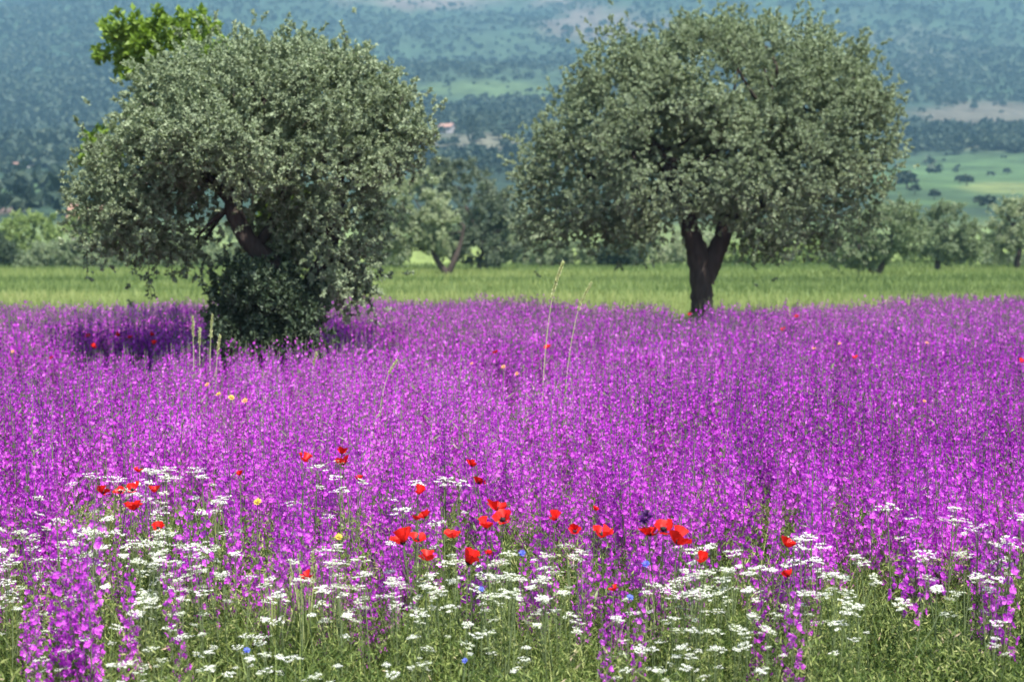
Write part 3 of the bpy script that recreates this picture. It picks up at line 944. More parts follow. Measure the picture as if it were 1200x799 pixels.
yellow_fl = [(302, 588, .64, 1.05, 'yellow', 'largest yellow flower, among purple spikes left of the poppies'),
             (397, 629, .58, .9, 'yellow', 'yellow flower among purple spikes left of the big round poppy'),
             (243, 451, .66, 1.3, 'orange', 'topmost of four small orange-yellow flowers below the dark bush'),
             (256, 462, .64, 1.2, 'yellow', 'second of four small orange-yellow flowers below the dark bush'),
             (271, 466, .64, 1.4, 'yellow', 'third of four small orange-yellow flowers below the dark bush'),
             (287, 470, .64, 1.5, 'orange', 'lowest of four small orange-yellow flowers below the dark bush'),
             (590, 430, .66, 1.3, 'orange', 'upper of two peach flowers under the distant red poppy in mid field'),
             (606, 438, .66, 1.2, 'orange', 'lower of two peach flowers under the distant red poppy in mid field'),
             (553, 426, .66, 1.0, 'orange', 'small peach flower right of the tall dark purple spike'),
             (954, 408, .66, 1.3, 'orange', 'leftmost peach flower of the loose distant row on the right'),
             (984, 403, .66, 1.3, 'orange', 'middle peach flower of the loose distant row on the right'),
             (1086, 402, .66, 1.3, 'orange', 'right peach flower of the loose distant row on the right'),
             (1083, 470, .64, .9, 'orange', 'small orange flower amid purple spikes on the right'),
             (15, 412, .66, 1.2, 'orange', 'small peach flower at the left edge of the purple field')]
blue_fl = [(612, 648, .56, 1.0, 'blue', 'blue cornflower right of the drooping poppy'),
           (757, 661, .54, 1.2, 'blue', 'blue cornflower under the bright poppy trio'),
           (289, 762, .36, .9, 'blue', 'blue cornflower low in the green at the front left'),
           (564, 690, .48, .8, 'blue', 'small blue cornflower among white umbels in mid front'),
           (738, 700, .48, 1.0, 'blue', 'blue cornflower beside the front purple spike clump'),
           (545, 774, .34, .8, 'blue', 'small blue cornflower at the bottom centre in green leaves'),
           (757, 607, .68, 1.5, 'violet', 'very dark violet flower head above the bright poppy trio')]
blue_fl = [b for b in blue_fl if b[5]]
targets = [(p[0], p[1], foot(p[0], p[1], p[2]), 11 * p[3], 1.0) for p in poppies] + [(p[0], p[1], foot(p[0], p[1], p[2]), 6, .8) for p in yellow_fl + blue_fl]

# ------------------------------------------------------------------ larkspur
def floret(r, kind):
    """one flower facing +X at the origin"""
    mb = MB()
    if kind == 0:
        n = 5
        for k in range(n):
            a = 2 * np.pi * k / n + r.uniform(-.2, .2)
            dv = np.array([r.uniform(.25, .55), np.cos(a), np.sin(a)])
            dv /= np.linalg.norm(dv)
            sd = np.cross(dv, [1, 0, 0]); sd /= np.linalg.norm(sd)
            l, w = r.uniform(.0135, .020), r.uniform(.0115, .0165)
            b0 = np.array([0, 0, 0.]) + dv * .001
            nn = np.cross(sd, dv)
            v = [b0, b0 + dv * l * .62 + sd * w / 2, b0 + dv * l + nn * .0015, b0 + dv * l * .62 - sd * w / 2, b0 + dv * l * .55 - nn * .002]
            mb.add(v, [[0, 1, 2, 4], [0, 4, 2, 3]], r.uniform(.25, .9))
        sp = np.array([-1, 0, r.uniform(.2, .6)]); sp /= np.linalg.norm(sp)
        mb.add([(0, -.002, 0), (0, .002, 0), sp * .015 + [0, .0008, 0], sp * .015 - [0, .0008, 0]], [[0, 1, 2, 3]], .15)
        mb.add([(.004, -.003, -.001), (.004, .003, -.001), (.007, .002, .004), (.007, -.002, .004)], [[0, 1, 2, 3]], .98)
    elif kind == 1:
        for k in range(3):
            a = 2 * np.pi * k / 3 + r.uniform(-.4, .4)
            dv = np.array([.4, np.cos(a), np.sin(a)])
            sd = np.cross(dv, [1, 0, 0]); sd /= np.linalg.norm(sd)
            l, w = .0215, .0195
            v = [(0, 0, 0), dv * l * .6 + sd * w / 2, dv * l, dv * l * .6 - sd * w / 2]
            mb.add(v, [[0, 1, 2, 3]], r.uniform(.15, .9))
    else:
        a = r.uniform(0, 6.28)
        dv = np.array([.3, np.cos(a), np.sin(a)]); sd = np.cross(dv, [1, 0, 0])
        l, w = .046, .036
        v = [dv * -l / 2, sd * w / 2, dv * l / 2, sd * -w / 2]
        mb.add(v, [[0, 1, 2, 3]], r.uniform(.15, .9))
    return mb.arrays()


def spike(mb, r, x, y, z0, z1, n, lean, kind, scale=1.0):
    """a raceme of florets round a stem"""
    ph = r.uniform(0, 6.28)
    for k in range(n):
        t = max(0.0, (k + r.uniform(-.3, .3)) / n)
        if r.random() < .07:
            continue
        z = z0 + (z1 - z0) * t
        ph += 2.4 + r.uniform(-.3, .3)
        out = (.027 * (1 - t) ** .6 + .007) * scale * r.uniform(.7, 1.2)
        s = scale * (1.08 - .55 * t ** 2.2) * r.uniform(.8, 1.15)
        v, f, tt, m, sm = floret(r, kind)
        c, sn = np.cos(ph), np.sin(ph)
        # tip the flower a little up or down, then turn it round the stem
        e = r.uniform(-.5, .5)
        v = np.stack([v[:, 0] * np.cos(e) - v[:, 2] * np.sin(e), v[:, 1], v[:, 0] * np.sin(e) + v[:, 2] * np.cos(e)], 1)
        v = np.stack([v[:, 0] * c - v[:, 1] * sn, v[:, 0] * sn + v[:, 1] * c, v[:, 2]], 1) * s
        v = v + [x + lean[0] * z + out * c, y + lean[1] * z + out * sn, z]
        mb.add(v, f, np.clip(tt - .18 * (t > .85), 0, 1))
    # buds at the tip
    nb = 5 if kind == 0 else (2 if kind == 1 else 0)
    for k in range(nb):
        z = z1 + .012 * k
        a = r.uniform(0, 6.28)
        b = np.array([[x + lean[0] * z, y + lean[1] * z, z]])
        diamonds(mb, b, np.array([[np.cos(a) * .6, np.sin(a) * .6, 1]]), .016 - .0015 * k, .008, r, .12)


def stalk_mesh(mb, up, r, lean, z0, z1, kind, branch, mat=0):
    sides = 6 if kind == 0 else 4
    zm = z0 * .8
    th = 1.0 if kind == 0 else 1.3
    tube(mb, [(0, 0, -.03), (lean[0] * zm * .5, lean[1] * zm * .5, zm * .5), (lean[0] * zm, lean[1] * zm, zm + .001)], np.array([.0032, .0030, .0028]) * th, sides, .4, mat)
    tube(up, [(lean[0] * zm, lean[1] * zm, zm), (lean[0] * z1 * .6, lean[1] * z1 * .6, z1 * .6), (lean[0] * z1, lean[1] * z1, z1 + .04)], np.array([.0028, .0024, .0012]) * th, sides, .4, 1)
    for (bx, by, zb, zt) in branch:
        tube(up, [(lean[0] * zb, lean[1] * zb, zb), ((lean[0] * zb + bx) * .7, (lean[1] * zb + by) * .7, zb * .6 + zt * .4), (bx + lean[0] * zt, by + lean[1] * zt, zt)], [.002, .0016, .001], sides, .4, 1)
    # thread-like leaves
    n = {0: 46, 1: 16, 2: 3}[kind]
    z = r.uniform(.06, z1 * (.8 if kind < 2 else .6), n)
    a = r.uniform(0, 6.28, n)
    d = np.stack([np.cos(a), np.sin(a), r.uniform(.4, 1.6, n)], 1)
    diamonds(mb, np.stack([lean[0] * z, lean[1] * z, z], 1), d, r.uniform(.03, .08, n) * (1 if kind == 0 else 1.3), (.0035 if kind == 0 else .007), r, r.uniform(.2, .9, n), mat)


def larkspur_variant(seed, kind):
    r = np.random.default_rng(seed)
    z1 = r.uniform(.60, .74)
    z0 = r.uniform(.13, .25)
    lean = r.normal(size=2) * .05
    n = {0: r.integers(40, 50), 1: r.integers(30, 36), 2: r.integers(18, 22)}[kind]
    br = []
    if r.random() < .5 or kind == 2:
        for k in range(r.integers(1, 3)):
            a = r.uniform(0, 6.28)
            q_ = r.uniform(.05, .10)
            br.append((np.cos(a) * q_, np.sin(a) * q_, z0 * .9, z0 + (z1 - z0) * r.uniform(.45, .8)))
    fl, st = MB(), MB()
    stalk_mesh(st, fl, r, lean, z0, z1, kind, br)
    spike(fl, r, 0, 0, z0, z1, n, lean, kind)
    for (bx, by, zb, zt) in br:
        spike(fl, r, bx, by, zb + .1, zt, max(4, int(n * .4)), lean, kind, .9)
    return fl, st


def two_mats(fl, st):
    mb = MB()
    v, f, t, m, s = fl.arrays()
    mb.add(v, f, t, 0)
    mb.m[-1] = m
    v, f, t, m, s = st.arrays()
    mb.add(v, f, t, 1)
    return mb.arrays()


rng = np.random.default_rng(2024)
NV = 12
near_meshes = []
for k in range(NV):
    fl, st = larkspur_variant(600 + k, 0)
    tone = (-.16, .1, 0, .16, -.05, .08, -.22, .04, .2, -.1, .12, 0)[k]
    fl.t = [np.clip(t_ + tone, 0, 1) for t_ in fl.t]
    near_meshes.append((fl.mesh('larkspur_spike', [M['petal'], M['stalk']]), st.mesh('larkspur_stem', [M['stalk']]), two_mats(fl, st)))
mid_t = [two_mats(*larkspur_variant(700 + k, 1)) for k in range(14)]
far_t = [two_mats(*larkspur_variant(800 + k, 2)) for k in range(16)]

# where the purple begins, by photo column (depth of the first stalks)
FRONT_PX = [-300, 0, 15, 25, 105, 118, 180, 240, 300, 390, 470, 560, 640, 680, 690, 722, 735, 800, 870, 905, 1000, 1100, 1200, 1500]
FRONT_D = [4.8, 4.9, 4.8, 4.55, 4.55, 4.9, 5.05, 4.95, 4.9, 5.0, 5.1, 5.4, 5.1, 4.9, 4.45, 4.45, 4.9, 5.5, 5.2, 5.1, 4.95, 4.9, 4.95, 5.0]


def scatter_flowers():
    y = np.sqrt(rng.uniform(4.1 ** 2, 28.5 ** 2, 64000))
    x = rng.uniform(-1, 1, len(y)) * (.39 * y + .9)
    # stalks stand in loose tufts
    nb = len(y) // 6
    tuft = rng.integers(nb, size=len(y))
    in_tuft = (rng.random(len(y)) < .62) & (y < 16)
    x = np.where(in_tuft, x[tuft] + rng.normal(size=len(y)) * .032, x)
    y = np.where(in_tuft, y[tuft] + rng.normal(size=len(y)) * .04, y)
    col = 600 + F * x / y
    fr = np.interp(col, FRONT_PX, FRONT_D) + .5 * (vnoise(x * 2.2, y * 0, 8) - .5)
    p = smooth(-.1, .95, y - fr) * .88 + .12 * smooth(-.35, 0, y - fr)
    p *= np.where(y < 9.5, .60, np.where(y < 14, .82, 1.0))
    clump = vnoise(x * 1.3, y * .9, 19)
    p *= np.clip(.45 + clump * 1.1, 0, 1)
    # thin patches where white umbels show
    for (cx, cyy, rx, ry) in [(-1.78, 6.9, .42, .8), (-1.35, 6.2, .35, .6), (0.05, 6.35, .45, .5), (.75, 6.2, .4, .5), (1.55, 5.55, .3, .5), (2.1, 5.9, .22, .4), (2.6, 5.6, .2, .3)]:
        p = np.where(np.hypot((x - cx) / rx, (y - cyy) / ry) < 1, p * .22, p)
    ok = (rng.random(len(y)) < p) & (y < edge_d(x) + rng.exponential(.35, len(y)) * (rng.random(len(y)) < .25))
    # the trunk and bush of the left tree
    ok &= ~(np.hypot((x - bp_[0]) / .5, (y - bp_[1]) / .35) < 1)
    x, y = x[ok], y[ok]
    hgt = rng.uniform(.66, 1.20, len(x)) * (1 + .22 * (vnoise(x * .7, y * .5, 23) - .5))
    top = pix(np.stack([x, y, .70 * hgt], 1))
    bad = np.zeros(len(x), bool)
    for (tx, ty, ft, rad, pr) in targets:
        c = (np.abs(top[:, 0] - tx) < rad + 9) & (y < ft[1] + .03) & (y > ft[1] - 2.6) & (top[:, 1] < ty + 8)
        bad |= c & (rng.random(len(x)) < pr * .93)
    return x[~bad], y[~bad], hgt[~bad]


fx, fy, fh = scatter_flowers()
px0 = pix(np.stack([fx, fy, .5 * fh], 1))
inside = (px0[:, 0] > -10) & (px0[:, 0] < 1210) & (px0[:, 1] < 800)
order = np.argsort(fy + np.where(inside, 0, 100))
single = order[:292]
rest = np.ones(len(fx), bool)
rest[single] = False
GL = 'purple larkspurs standing at the front of the flower field'
for k in single:
    c = px0[k]
    lab = 'purple larkspur spike among its crowd at the front of the flower field'
    if 20 < c[0] < 108 and fy[k] < 5.5:
        lab, grp = 'purple larkspur of the dense clump reaching down into the green at the front left', 'larkspurs of the dense clump at the front left'
    elif 685 < c[0] < 728 and fy[k] < 5.6:
        lab, grp = 'purple larkspur of the narrow clump that drops to the bottom edge in mid picture', 'larkspurs of the narrow clump at the bottom edge'
    else:
        grp = GL
    vi = int(rng.integers(NV))
    root = thing('larkspur', (fx[k], fy[k], 0), lab, 'flower', grp, rng.uniform(0, 6.28), rng.normal(size=2) * .05, fh[k])
    link('flower_spike', near_meshes[vi][0], root)
    link('stem', near_meshes[vi][1], root)
# two lone spikes told apart from the rest
for (px_, py_, z_, s_, lab) in [(931, 640, .68, .95, 'lone long purple larkspur standing out over white umbels on the right'), (547, 412, .86, 1.28, 'tall dark purple larkspur spike rising above the others in mid field'),
                                (808, 420, .80, 1.2, 'tall purple larkspur rising above the others under the forked trunk')]:
    p = foot(px_, py_, z_)
    root = thing('larkspur', p, lab, 'flower', None, 1.0, (0, 0), s_)
    link('flower_spike', near_meshes[3][0], root)
    link('stem', near_meshes[3][1], root)

lm = MB()
for tm_, lo, hi in (([n_[2] for n_ in near_meshes], 0, 8.3), (mid_t, 8.3, 13.5), (far_t, 13.5, 40)):
    sel = np.where(rest & (fy >= lo) & (fy < hi))[0]
    grp_ = rng.integers(len(tm_), size=len(sel))
    for g in range(len(tm_)):
        s_ = sel[grp_ == g]
        if len(s_):
            replicate(lm, tm_[g], np.stack([fx[s_], fy[s_], 0 * fx[s_]], 1), rng.uniform(0, 6.28, len(s_)), rng.normal(size=(len(s_), 2)) * .05, fh[s_],
                      .30 * (vnoise(fx[s_] * .6, fy[s_] * .35, 29) - .5) + rng.uniform(-.2, .2, len(s_)), rng)
tag(lm.build('larkspur_field', [M['petal'], M['stalk']]), 'dense purple larkspur filling the field as far as the trees', 'flowers', kind='stuff')


# ------------------------------------------------------------------ white umbels
def umbel_variant(seed):
    r = np.random.default_rng(seed)
    hd, st = MB(), MB()
    R_ = r.uniform(.016, .038)
    age = r.uniform(.4, .85)
    nu = int(r.integers(9, 17))
    zc = .5
    lean = r.normal(size=2) * .03
    c0 = np.array([lean[0] * zc, lean[1] * zc, zc - .035])
    tube(st, [(0, 0, -.03), (lean[0] * .25, lean[1] * .25, .25), c0], [.003, .0024, .0018], 6, .5)
    for k in range(nu):
        rad = R_ * np.sqrt((k + .4) / nu)
        a = 2.4 * k + r.uniform(-.3, .3)
        c = c0 + np.array([rad * np.cos(a), rad * np.sin(a), .035 - 2.2 * rad ** 2 / .04 * .12 + r.uniform(-.008, .006)])
        mid = (c0 + c) / 2 + [0, 0, -.004]
        w = np.array([-np.sin(a), np.cos(a), 0]) * .0007
        st.add([c0 - w, c0 + w, c + w, c - w], [[0, 1, 2, 3]], .7)
        n = 9
        an = r.uniform(0, 6.28, n)
        rr = .0085 * np.sqrt(r.random(n))
        b = c + np.stack([rr * np.cos(an), rr * np.sin(an), r.uniform(-.001, .002, n)], 1)
        d = np.stack([np.cos(an), np.sin(an), r.uniform(-.1, .5, n)], 1)
        diamonds(hd, b - d * .0025, d, r.uniform(.005, .008, n), r.uniform(.004, .0065, n), r, np.clip(r.normal(age, .22, n), 0, 1), 0, .1, np.tile([0., 0., 1.], (n, 1)) + r.normal(size=(n, 3)) * .25)
    # a side branch that carries a smaller head
    a = r.uniform(0, 6.28)
    q_ = r.uniform(.03, .07)
    e = np.array([q_ * np.cos(a), q_ * np.sin(a), r.uniform(.36, .47)])
    tube(st, [(lean[0] * .25, lean[1] * .25, .25), (e[0] * .6, e[1] * .6, .33), e], [.0018, .0016, .0012], 6, .5)
    # feathery leaves
    lf = MB()
    for k in range(7):
        z = r.uniform(.06, .36)
        a = r.uniform(0, 6.28)
        d0 = np.array([np.cos(a), np.sin(a), r.uniform(.3, 1.0)])
        d0 /= np.linalg.norm(d0)
        l = r.uniform(.06, .12)
        n = 16
        t = r.random(n)
        b = np.array([lean[0] * z, lean[1] * z, z]) + d0 * (t * l)[:, None]
        d = unit(d0 * .8 + r.normal(size=(n, 3)) * .6)
        diamonds(lf, b, d, r.uniform(.012, .03, n), .0035, r, r.uniform(.2, .95, n))
    return e, hd.mesh('umbel_head', [M['white']]), st.mesh('umbel_stem', [M['stalk']]), lf.mesh('umbel_leaf', [M['meadow']])


UM = [umbel_variant(900 + k) for k in range(10)]
regions = [  # x0 x1 y0 y1 zlo zhi count
    (0, 60, 620, 720, .40, .56, 16), (70, 270, 545, 640, .58, .70, 36), (90, 290, 630, 700, .48, .60, 34), (60, 300, 690, 790, .34, .48, 36), (330, 460, 640, 700, .46, .58, 20),
    (300, 420, 695, 790, .34, .46, 14), (450, 600, 650, 700, .46, .56, 24), (420, 680, 690, 785, .34, .48, 24), (585, 690, 640, 705, .46, .56, 22), (755, 880, 635, 700, .46, .58, 34),
    (730, 930, 690, 785, .34, .48, 38), (900, 1010, 620, 720, .44, .58, 26), (1000, 1200, 580, 680, .54, .66, 20), (940, 1200, 690, 760, .36, .48, 12), (480, 560, 540, 620, .60, .68, 7), (330, 420, 530, 590, .62, .70, 7),
    (0, 120, 560, 640, .58, .68, 8)]
ru = np.random.default_rng(88)
GU = 'white umbels at the front of the field'
umb = []
for (a0, a1, b0, b1, z0_, z1_, c_) in regions:
    for _ in range(int(round(c_ * .785))):
        px_, py_ = ru.uniform(a0, a1), b0 + (b1 - b0) * ru.random()
        z = z1_ + (z0_ - z1_) * np.clip((py_ - b0) / (b1 - b0) + ru.normal() * .15, 0, 1)
        umb.append((px_, py_, z))
umb = umb[:300]
for (px_, py_, z) in umb:
    p = foot(px_, py_, z)
    if py_ > 690:
        lab, grp = 'white flat-topped umbel low in the green plants along the bottom edge', 'white umbels along the bottom edge'
    elif px_ < 300:
        lab, grp = 'white flat-topped umbel in the patch around the short row of poppies', 'white umbels around the short row of poppies'
    elif px_ > 730:
        lab, grp = 'white flat-topped umbel between purple spikes in the right half of the field front', 'white umbels in the right half of the field front'
    else:
        lab, grp = 'white flat-topped umbel among poppies in the middle of the field front', 'white umbels in the middle of the field front'
    root = thing('white_umbel', p, lab, 'flower', grp, ru.uniform(0, 6.28), (ru.normal() * .05, ru.normal() * .05), z / .5)
    e_, h_, s_, l_ = UM[int(ru.integers(10))]
    link('flower_head', h_, root)
    o = link('flower_head', UM[int(ru.integers(10))][1], root)
    q_ = ru.uniform(.5, .85)
    o.scale = (q_, q_, q_)
    o.rotation_euler = (ru.normal() * .15, ru.normal() * .15, 0)
    o.location = Vector([float(c) for c in e_]) - o.rotation_euler.to_matrix() @ Vector((0, 0, .47 * q_))
    root.rotation_euler.x += ru.normal() * .08
    link('stem', s_, root); link('foliage', l_, root)


# ------------------------------------------------------------------ poppies, yellow and blue flowers
def petal_mesh(seed, R_=.035, cup=.6):
    """one broad crumpled petal growing from the origin towards +X"""
    r = np.random.default_rng(seed)
    nu, nv = 5, 6
    v = np.zeros((nu, nv, 3))
    for i_ in range(nu):
        u = i_ / (nu - 1)
        for j_ in range(nv):
            w = (j_ / (nv - 1) - .5) * 2
            ang = w * (.35 + .55 * u)
            rad = R_ * u * (1 - .12 * abs(w) ** 3) * (1 + (r.uniform(-.15, .10) if i_ == nu - 1 else r.uniform(-.03, .03)))
            v[i_, j_] = [rad * np.cos(ang), rad * np.sin(ang), cup * R_ * u ** 1.6 + (r.uniform(-.005, .005) * u)]
    f = []
    for i_ in range(nu - 1):
        for j_ in range(nv - 1):
            k = i_ * nv + j_
            f.append([k, k + 1, k + nv + 1, k + nv])
    mb = MB()
    mb.add(v.reshape(-1, 3), f, np.clip(.35 + .5 * np.repeat(np.linspace(0, 1, nu - 1), nv - 1) + r.uniform(-.15, .15, len(f)), 0, 1), 0, True)
    return mb.mesh('poppy_petal', [M['red']])


PET = [petal_mesh(50 + k, .035, c) for k, c in enumerate([.5, .7, 1.0, 1.2, .8, .6])]
cm_ = MB()
tube(cm_, [(0, 0, 0), (0, 0, .006), (0, 0, .012), (0, 0, .015)], [.004, .007, .007, .003], 8, .3)
rr_ = np.random.default_rng(3)
an = rr_.uniform(0, 6.28, 40)
diamonds(cm_, np.stack([np.cos(an) * .006, np.sin(an) * .006, 0 * an + .003], 1), np.stack([np.cos(an), np.sin(an), 0 * an + 1.0], 1), .010, .003, rr_, .2)
CEN = cm_.mesh('poppy_centre', [M['black']])


def stem_mesh(h, seed, mat='stalk'):
    r = np.random.default_rng(seed)
    mb = MB()
    b = r.normal(size=2) * .02
    tube(mb, [(b[0] * 2, b[1] * 2, -.03), (b[0] + .01, b[1], h * .5), (0, 0, h)], [.003, .0025, .0018], 6, .4)
    n = 14
    z = r.uniform(.03, h * .55, n)
    a = r.uniform(0, 6.28, n)
    diamonds(mb, np.stack([b[0] * (1 - z / h), b[1] * (1 - z / h), z], 1), np.stack([np.cos(a), np.sin(a), r.uniform(.4, 1.2, n)], 1), .07, .012, r, r.uniform(.3, .9, n))
    return mb.mesh('flower_stem', [M[mat]])


STM = [stem_mesh(1.0, 60 + k) for k in range(4)]
rp_ = np.random.default_rng(4)
for (px_, py_, z, s, lab) in poppies:
    p = foot(px_, py_, z)
    root = thing('poppy', p, lab, 'flower', 'red poppies in the flower field', rp_.uniform(0, 6.28))
    so = link('stem', STM[int(rp_.integers(4))], root)
    so.scale = (1, 1, z - .01)
    tl = rp_.uniform(.0, .65)
    ta = rp_.uniform(0, 6.28)
    # most heads turn somewhat towards the light
    for k in range(4):
        o = link('petal', PET[int(rp_.integers(6))], root)
        mtx = Matrix.Translation((0, 0, z)) @ Matrix.Rotation(ta, 4, 'Z') @ Matrix.Rotation(tl, 4, 'Y') @ Matrix.Rotation(k * math.pi / 2 + rp_.uniform(-.2, .2), 4, 'Z') @ Matrix.Rotation(rp_.uniform(-.45, .15), 4, 'Y') @ Matrix.Diagonal((s, s, s, 1))
        o.matrix_local = mtx
    c_ = link('centre', CEN, root)
    c_.matrix_local = Matrix.Translation((0, 0, z)) @ Matrix.Rotation(ta, 4, 'Z') @ Matrix.Rotation(tl, 4, 'Y') @ Matrix.Diagonal((s, s, s, 1))


def rayed(seed, mat, R_=.017, n=13, dome=.004):
    r = np.random.default_rng(seed)
    mb = MB()
    a = np.arange(n) * 6.283 / n + r.uniform(-.1, .1, n)
    d = np.stack([np.cos(a), np.sin(a), r.uniform(.1, .7, n)], 1)
    diamonds(mb, d * .003, d, R_, R_ * .5, r, r.random(n), 0, .2, np.tile([0., 0., 1.], (n, 1)))
    a = a + .24
    d = np.stack([np.cos(a), np.sin(a), r.uniform(.6, 1.6, n)], 1)
    diamonds(mb, d * .002, d, R_ * .7, R_ * .4, r, r.random(n), 0, .2, np.tile([0., 0., 1.], (n, 1)))
    return mb.mesh('ray_petals', [M[mat]])


RAY = {m_: rayed(70 + k, m_) for k, m_ in enumerate(('yellow', 'orange', 'blue', 'violet'))}
for (px_, py_, z, s, mt, lab) in yellow_fl + blue_fl:
    s = s * {'yellow': .8, 'orange': .72, 'blue': .62, 'violet': 1.0}[mt]
    p = foot(px_, py_, z)
    nm = {'yellow': 'yellow_flower', 'orange': 'peach_flower', 'blue': 'cornflower', 'violet': 'violet_flower'}[mt]
    root = thing(nm, p, lab, 'flower', None, rp_.uniform(-.6, .6))
    so = link('stem', STM[int(rp_.integers(4))], root)
    so.scale = (1, 1, z)
    o = link('flower_head', RAY[mt], root)
    o.location = (0, 0, z)
    o.rotation_euler = (rp_.uniform(.5, .95), 0, 0)
    o.scale = (s * 1.2,) * 3


# ------------------------------------------------------------------ tall grass stalks
def tall_grass(px_top, py_top, px_base, d, h, label, head=.14, width=.011, seed=1, group=None):
    r = np.random.default_rng(seed)
    tip = at(px_top, py_top, d)
    b = at(px_base, 500, d); b[2] = 0
    root = thing('grass_stalk', b, label, 'grass', group)
    e = tip - b
    s = spline([(0, 0, -.02), (e[0] * .12, 0, e[2] * .45), (e[0] * .5, 0, e[2] * .82), tuple(e)], 8)
    ln = np.linspace(0, 1, len(s))
    mb = MB()
    tube(mb, s, .0042 * (1 - .5 * ln), 6, .55)
    a = rng.uniform(0, 6.28, 5)
    z = r.uniform(.1, .45, 5) * e[2]
    diamonds(mb, np.stack([0 * z, 0 * z, z], 1), np.stack([np.cos(a), np.sin(a), 0 * a + 2.2], 1), .22, .009, r, .4)
    mb.build('stem', [M['straw']], root)
    n = 260
    t = 1 - r.random(n) * head / max(np.linalg.norm(e), .1)
    k = t * (len(s) - 1)
    i0 = np.clip(k.astype(int), 0, len(s) - 2)
    p = s[i0] + (s[i0 + 1] - s[i0]) * (k - i0)[:, None]
    tg = unit(s[i0 + 1] - s[i0])
    hb = MB()
    diamonds(hb, p - tg * .01, tg + r.normal(size=(n, 3)) * .28, r.uniform(.016, .028, n), width * .6, r, r.uniform(.4, 1, n))
    hb.build('seed_head', [M['straw']], root)


tall_grass(660, 307, 634, 11.2, 1.6, 'tallest pale grass stalk with a curved seed head, left of the dark forked trunk', .52, .040, 1)
tall_grass(693, 331, 660, 11.6, 1.5, 'thinner bent grass stalk right of the tallest pale one', .44, .026, 2)
tall_grass(226, 371, 228, 12.4, 1.3, 'leftmost upright green grass ear in the small tuft before the dark bush', .34, .024, 3)
tall_grass(234, 384, 235, 12.2, 1.2, 'second and shortest grass ear in the small tuft before the dark bush', .28, .022, 4)
tall_grass(249, 369, 246, 12.5, 1.3, 'third and tallest grass ear in the small tuft before the dark bush', .36, .024, 5)
tall_grass(258, 393, 252, 12.0, 1.1, 'right-leaning last grass ear in the small tuft before the dark bush', .3, .022, 6)
tall_grass(465, 422, 440, 10.5, 1.0, 'slanted thin grass ear in the purple field left of the tall dark spike', .22, .010, 7)
tall_grass(371, 413, 362, 11.6, 1.0, 'pale grass ear just right of the dark bush in the purple field', .2, .011, 8)

# ------------------------------------------------------------------ undergrowth at the front
rng = np.random.default_rng(321)
mb = MB()
n = 42000
yy = np.sqrt(rng.uniform(3.3 ** 2, 8.6 ** 2, n))
xx = rng.uniform(-1, 1, n) * (.39 * yy + .6)
ok = rng.random(n) < np.where(yy < 6.4, 1, .45)
xx, yy = xx[ok], yy[ok]
n = len(xx)
cl = vnoise(xx * 3, yy * 3, 91)
h_ = rng.uniform(.12, .40, n) * (.6 + .7 * cl)
ba = np.stack([xx, yy, np.zeros(n)], 1)
dr = unit(np.stack([rng.normal(size=n) * .38, rng.normal(size=n) * .38, np.ones(n)], 1))
w_ = unit(np.stack([rng.normal(size=n), rng.normal(size=n) * .5, np.zeros(n)], 1)) * (rng.uniform(.0015, .0042, n))[:, None]
bend = np.stack([rng.normal(size=n), rng.normal(size=n), -.25 * np.ones(n)], 1) * (h_ * .22)[:, None]
m1 = ba + dr * (h_ * .55)[:, None]
m2 = ba + dr * h_[:, None] + bend
v = np.stack([ba - w_, ba + w_, m1 + w_ * .8, m1 - w_ * .8, m2 + w_ * .12, m2 - w_ * .12], 1).reshape(-1, 3)
k6 = (np.arange(n) * 6)[:, None]
tn = np.clip(.15 + .55 * rng.random(n) + .6 * (vnoise(xx * 1.5, yy * 1.5, 95) - .5), 0, 1)
mb.add(v, np.concatenate([k6 + [[0, 1, 2, 3]], k6 + [[3, 2, 4, 5]]]), np.concatenate([tn, tn]))
# feathery leaf bits
n = 150000
yy = np.sqrt(rng.uniform(3.5 ** 2, 7.6 ** 2, n))
xx = rng.uniform(-1, 1, n) * (.39 * yy + .6)
cl = vnoise(xx * 4, yy * 4, 97)
zz = rng.random(n) ** .8 * (.16 + .30 * cl)
d = np.stack([rng.normal(size=n), rng.normal(size=n), rng.uniform(.2, 1.6, n)], 1)
diamonds(mb, np.stack([xx, yy, zz], 1), d, rng.uniform(.012, .042, n), rng.uniform(.003, .008, n), rng, np.clip(.08 + .62 * rng.random(n) + .7 * (cl - .5) + .35 * (vnoise(xx * 1.4, yy * 1.8, 99) - .5) + .25 * (rng.random(n) < .04), 0, 1))
tag(mb.build('meadow_grass', [M['meadow']]), 'feathery green grass and leaves under the flowers', 'grass', kind='stuff')

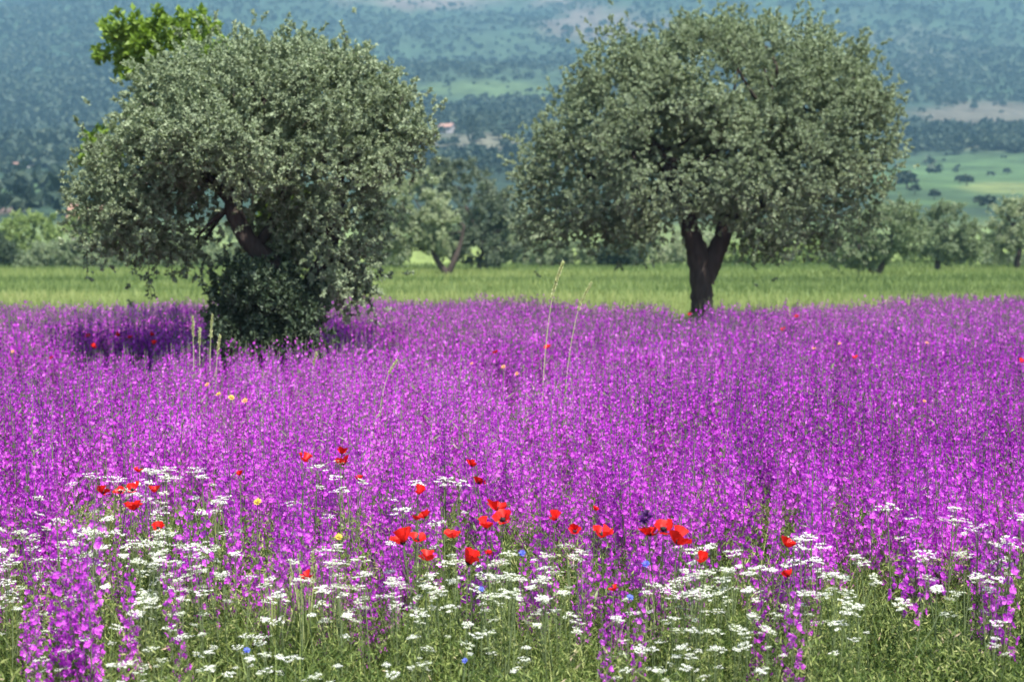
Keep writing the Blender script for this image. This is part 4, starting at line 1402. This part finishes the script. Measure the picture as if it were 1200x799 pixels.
# leafy tufts of broad grass at the front
for (px_, py_, z, lab, sd) in [(322, 700, .42, 'broad pale green grass tuft rising at the front left below the small poppy', 5), (358, 690, .42, 'second pale grass tuft right beside the broad one at the front left', 6)]:
    r = np.random.default_rng(sd)
    p = foot(px_, py_, z)
    root = thing('grass_tuft', p, lab, 'grass', None, 0)
    bm_ = MB()
    n = 46
    a = r.uniform(0, 6.28, n)
    b0 = np.stack([np.cos(a) * .03 * r.random(n), np.sin(a) * .03 * r.random(n), 0 * a], 1)
    h_ = r.uniform(.26, .52, n)
    o_ = np.stack([np.cos(a), np.sin(a), 0 * a], 1) * r.uniform(.02, .11, n)[:, None]
    w_ = np.stack([-np.sin(a), np.cos(a), 0 * a], 1) * r.uniform(.003, .006, n)[:, None]
    m1 = b0 + o_ * .35 + np.array([0, 0, 1.]) * (h_ * .6)[:, None]
    m2 = b0 + o_ + np.array([0, 0, 1.]) * h_[:, None]
    k6 = (np.arange(n) * 6)[:, None]
    tn = r.uniform(.2, .8, n)
    bm_.add(np.stack([b0 - w_, b0 + w_, m1 + w_, m1 - w_, m2 + w_ * .1, m2 - w_ * .1], 1).reshape(-1, 3), np.concatenate([k6 + [[0, 1, 2, 3]], k6 + [[3, 2, 4, 5]]]), np.concatenate([tn, tn]))
    bm_.build('blades', [M['crop']], root)
    for k in range(5):
        e_ = np.array([r.normal() * .05, r.normal() * .04, r.uniform(.44, .56)])
        sm = MB()
        sp_ = spline([(e_[0] * .1, 0, 0), (e_[0] * .4, e_[1] * .5, e_[2] * .6), tuple(e_)], 5)
        tube(sm, sp_, .0018, 6, .5)
        so = sm.build('stem', [M['straw']], root)
        hb = MB()
        n2 = 50
        t_ = r.random(n2)
        tg = unit(sp_[-1] - sp_[-3])
        diamonds(hb, e_ - tg * (t_ * .07)[:, None], tg + r.normal(size=(n2, 3)) * .3, .016, .005, r, r.uniform(.1, .6, n2))
        hb.build('seed_head', [M['straw']], so)

# pale straw-coloured flowers along the far edge of the purple field
mb = MB()
n = 900
xx = np.concatenate([rng.uniform(-12, -5, 600), rng.uniform(4, 7, 300)])
yy = edge_d(xx) + rng.uniform(.3, 3.0, n)
zz = rng.uniform(.30, .48, n)
d = np.stack([rng.normal(size=n), rng.normal(size=n), np.ones(n) * .4], 1)
diamonds(mb, np.stack([xx, yy, zz], 1), d, .06, .05, rng, rng.uniform(.2, 1, n), 0, .1)
tag(mb.build('edge_blossom', [M['white']]), 'pale blossom strip along the far edge of the purple flowers', 'blossom', kind='stuff')
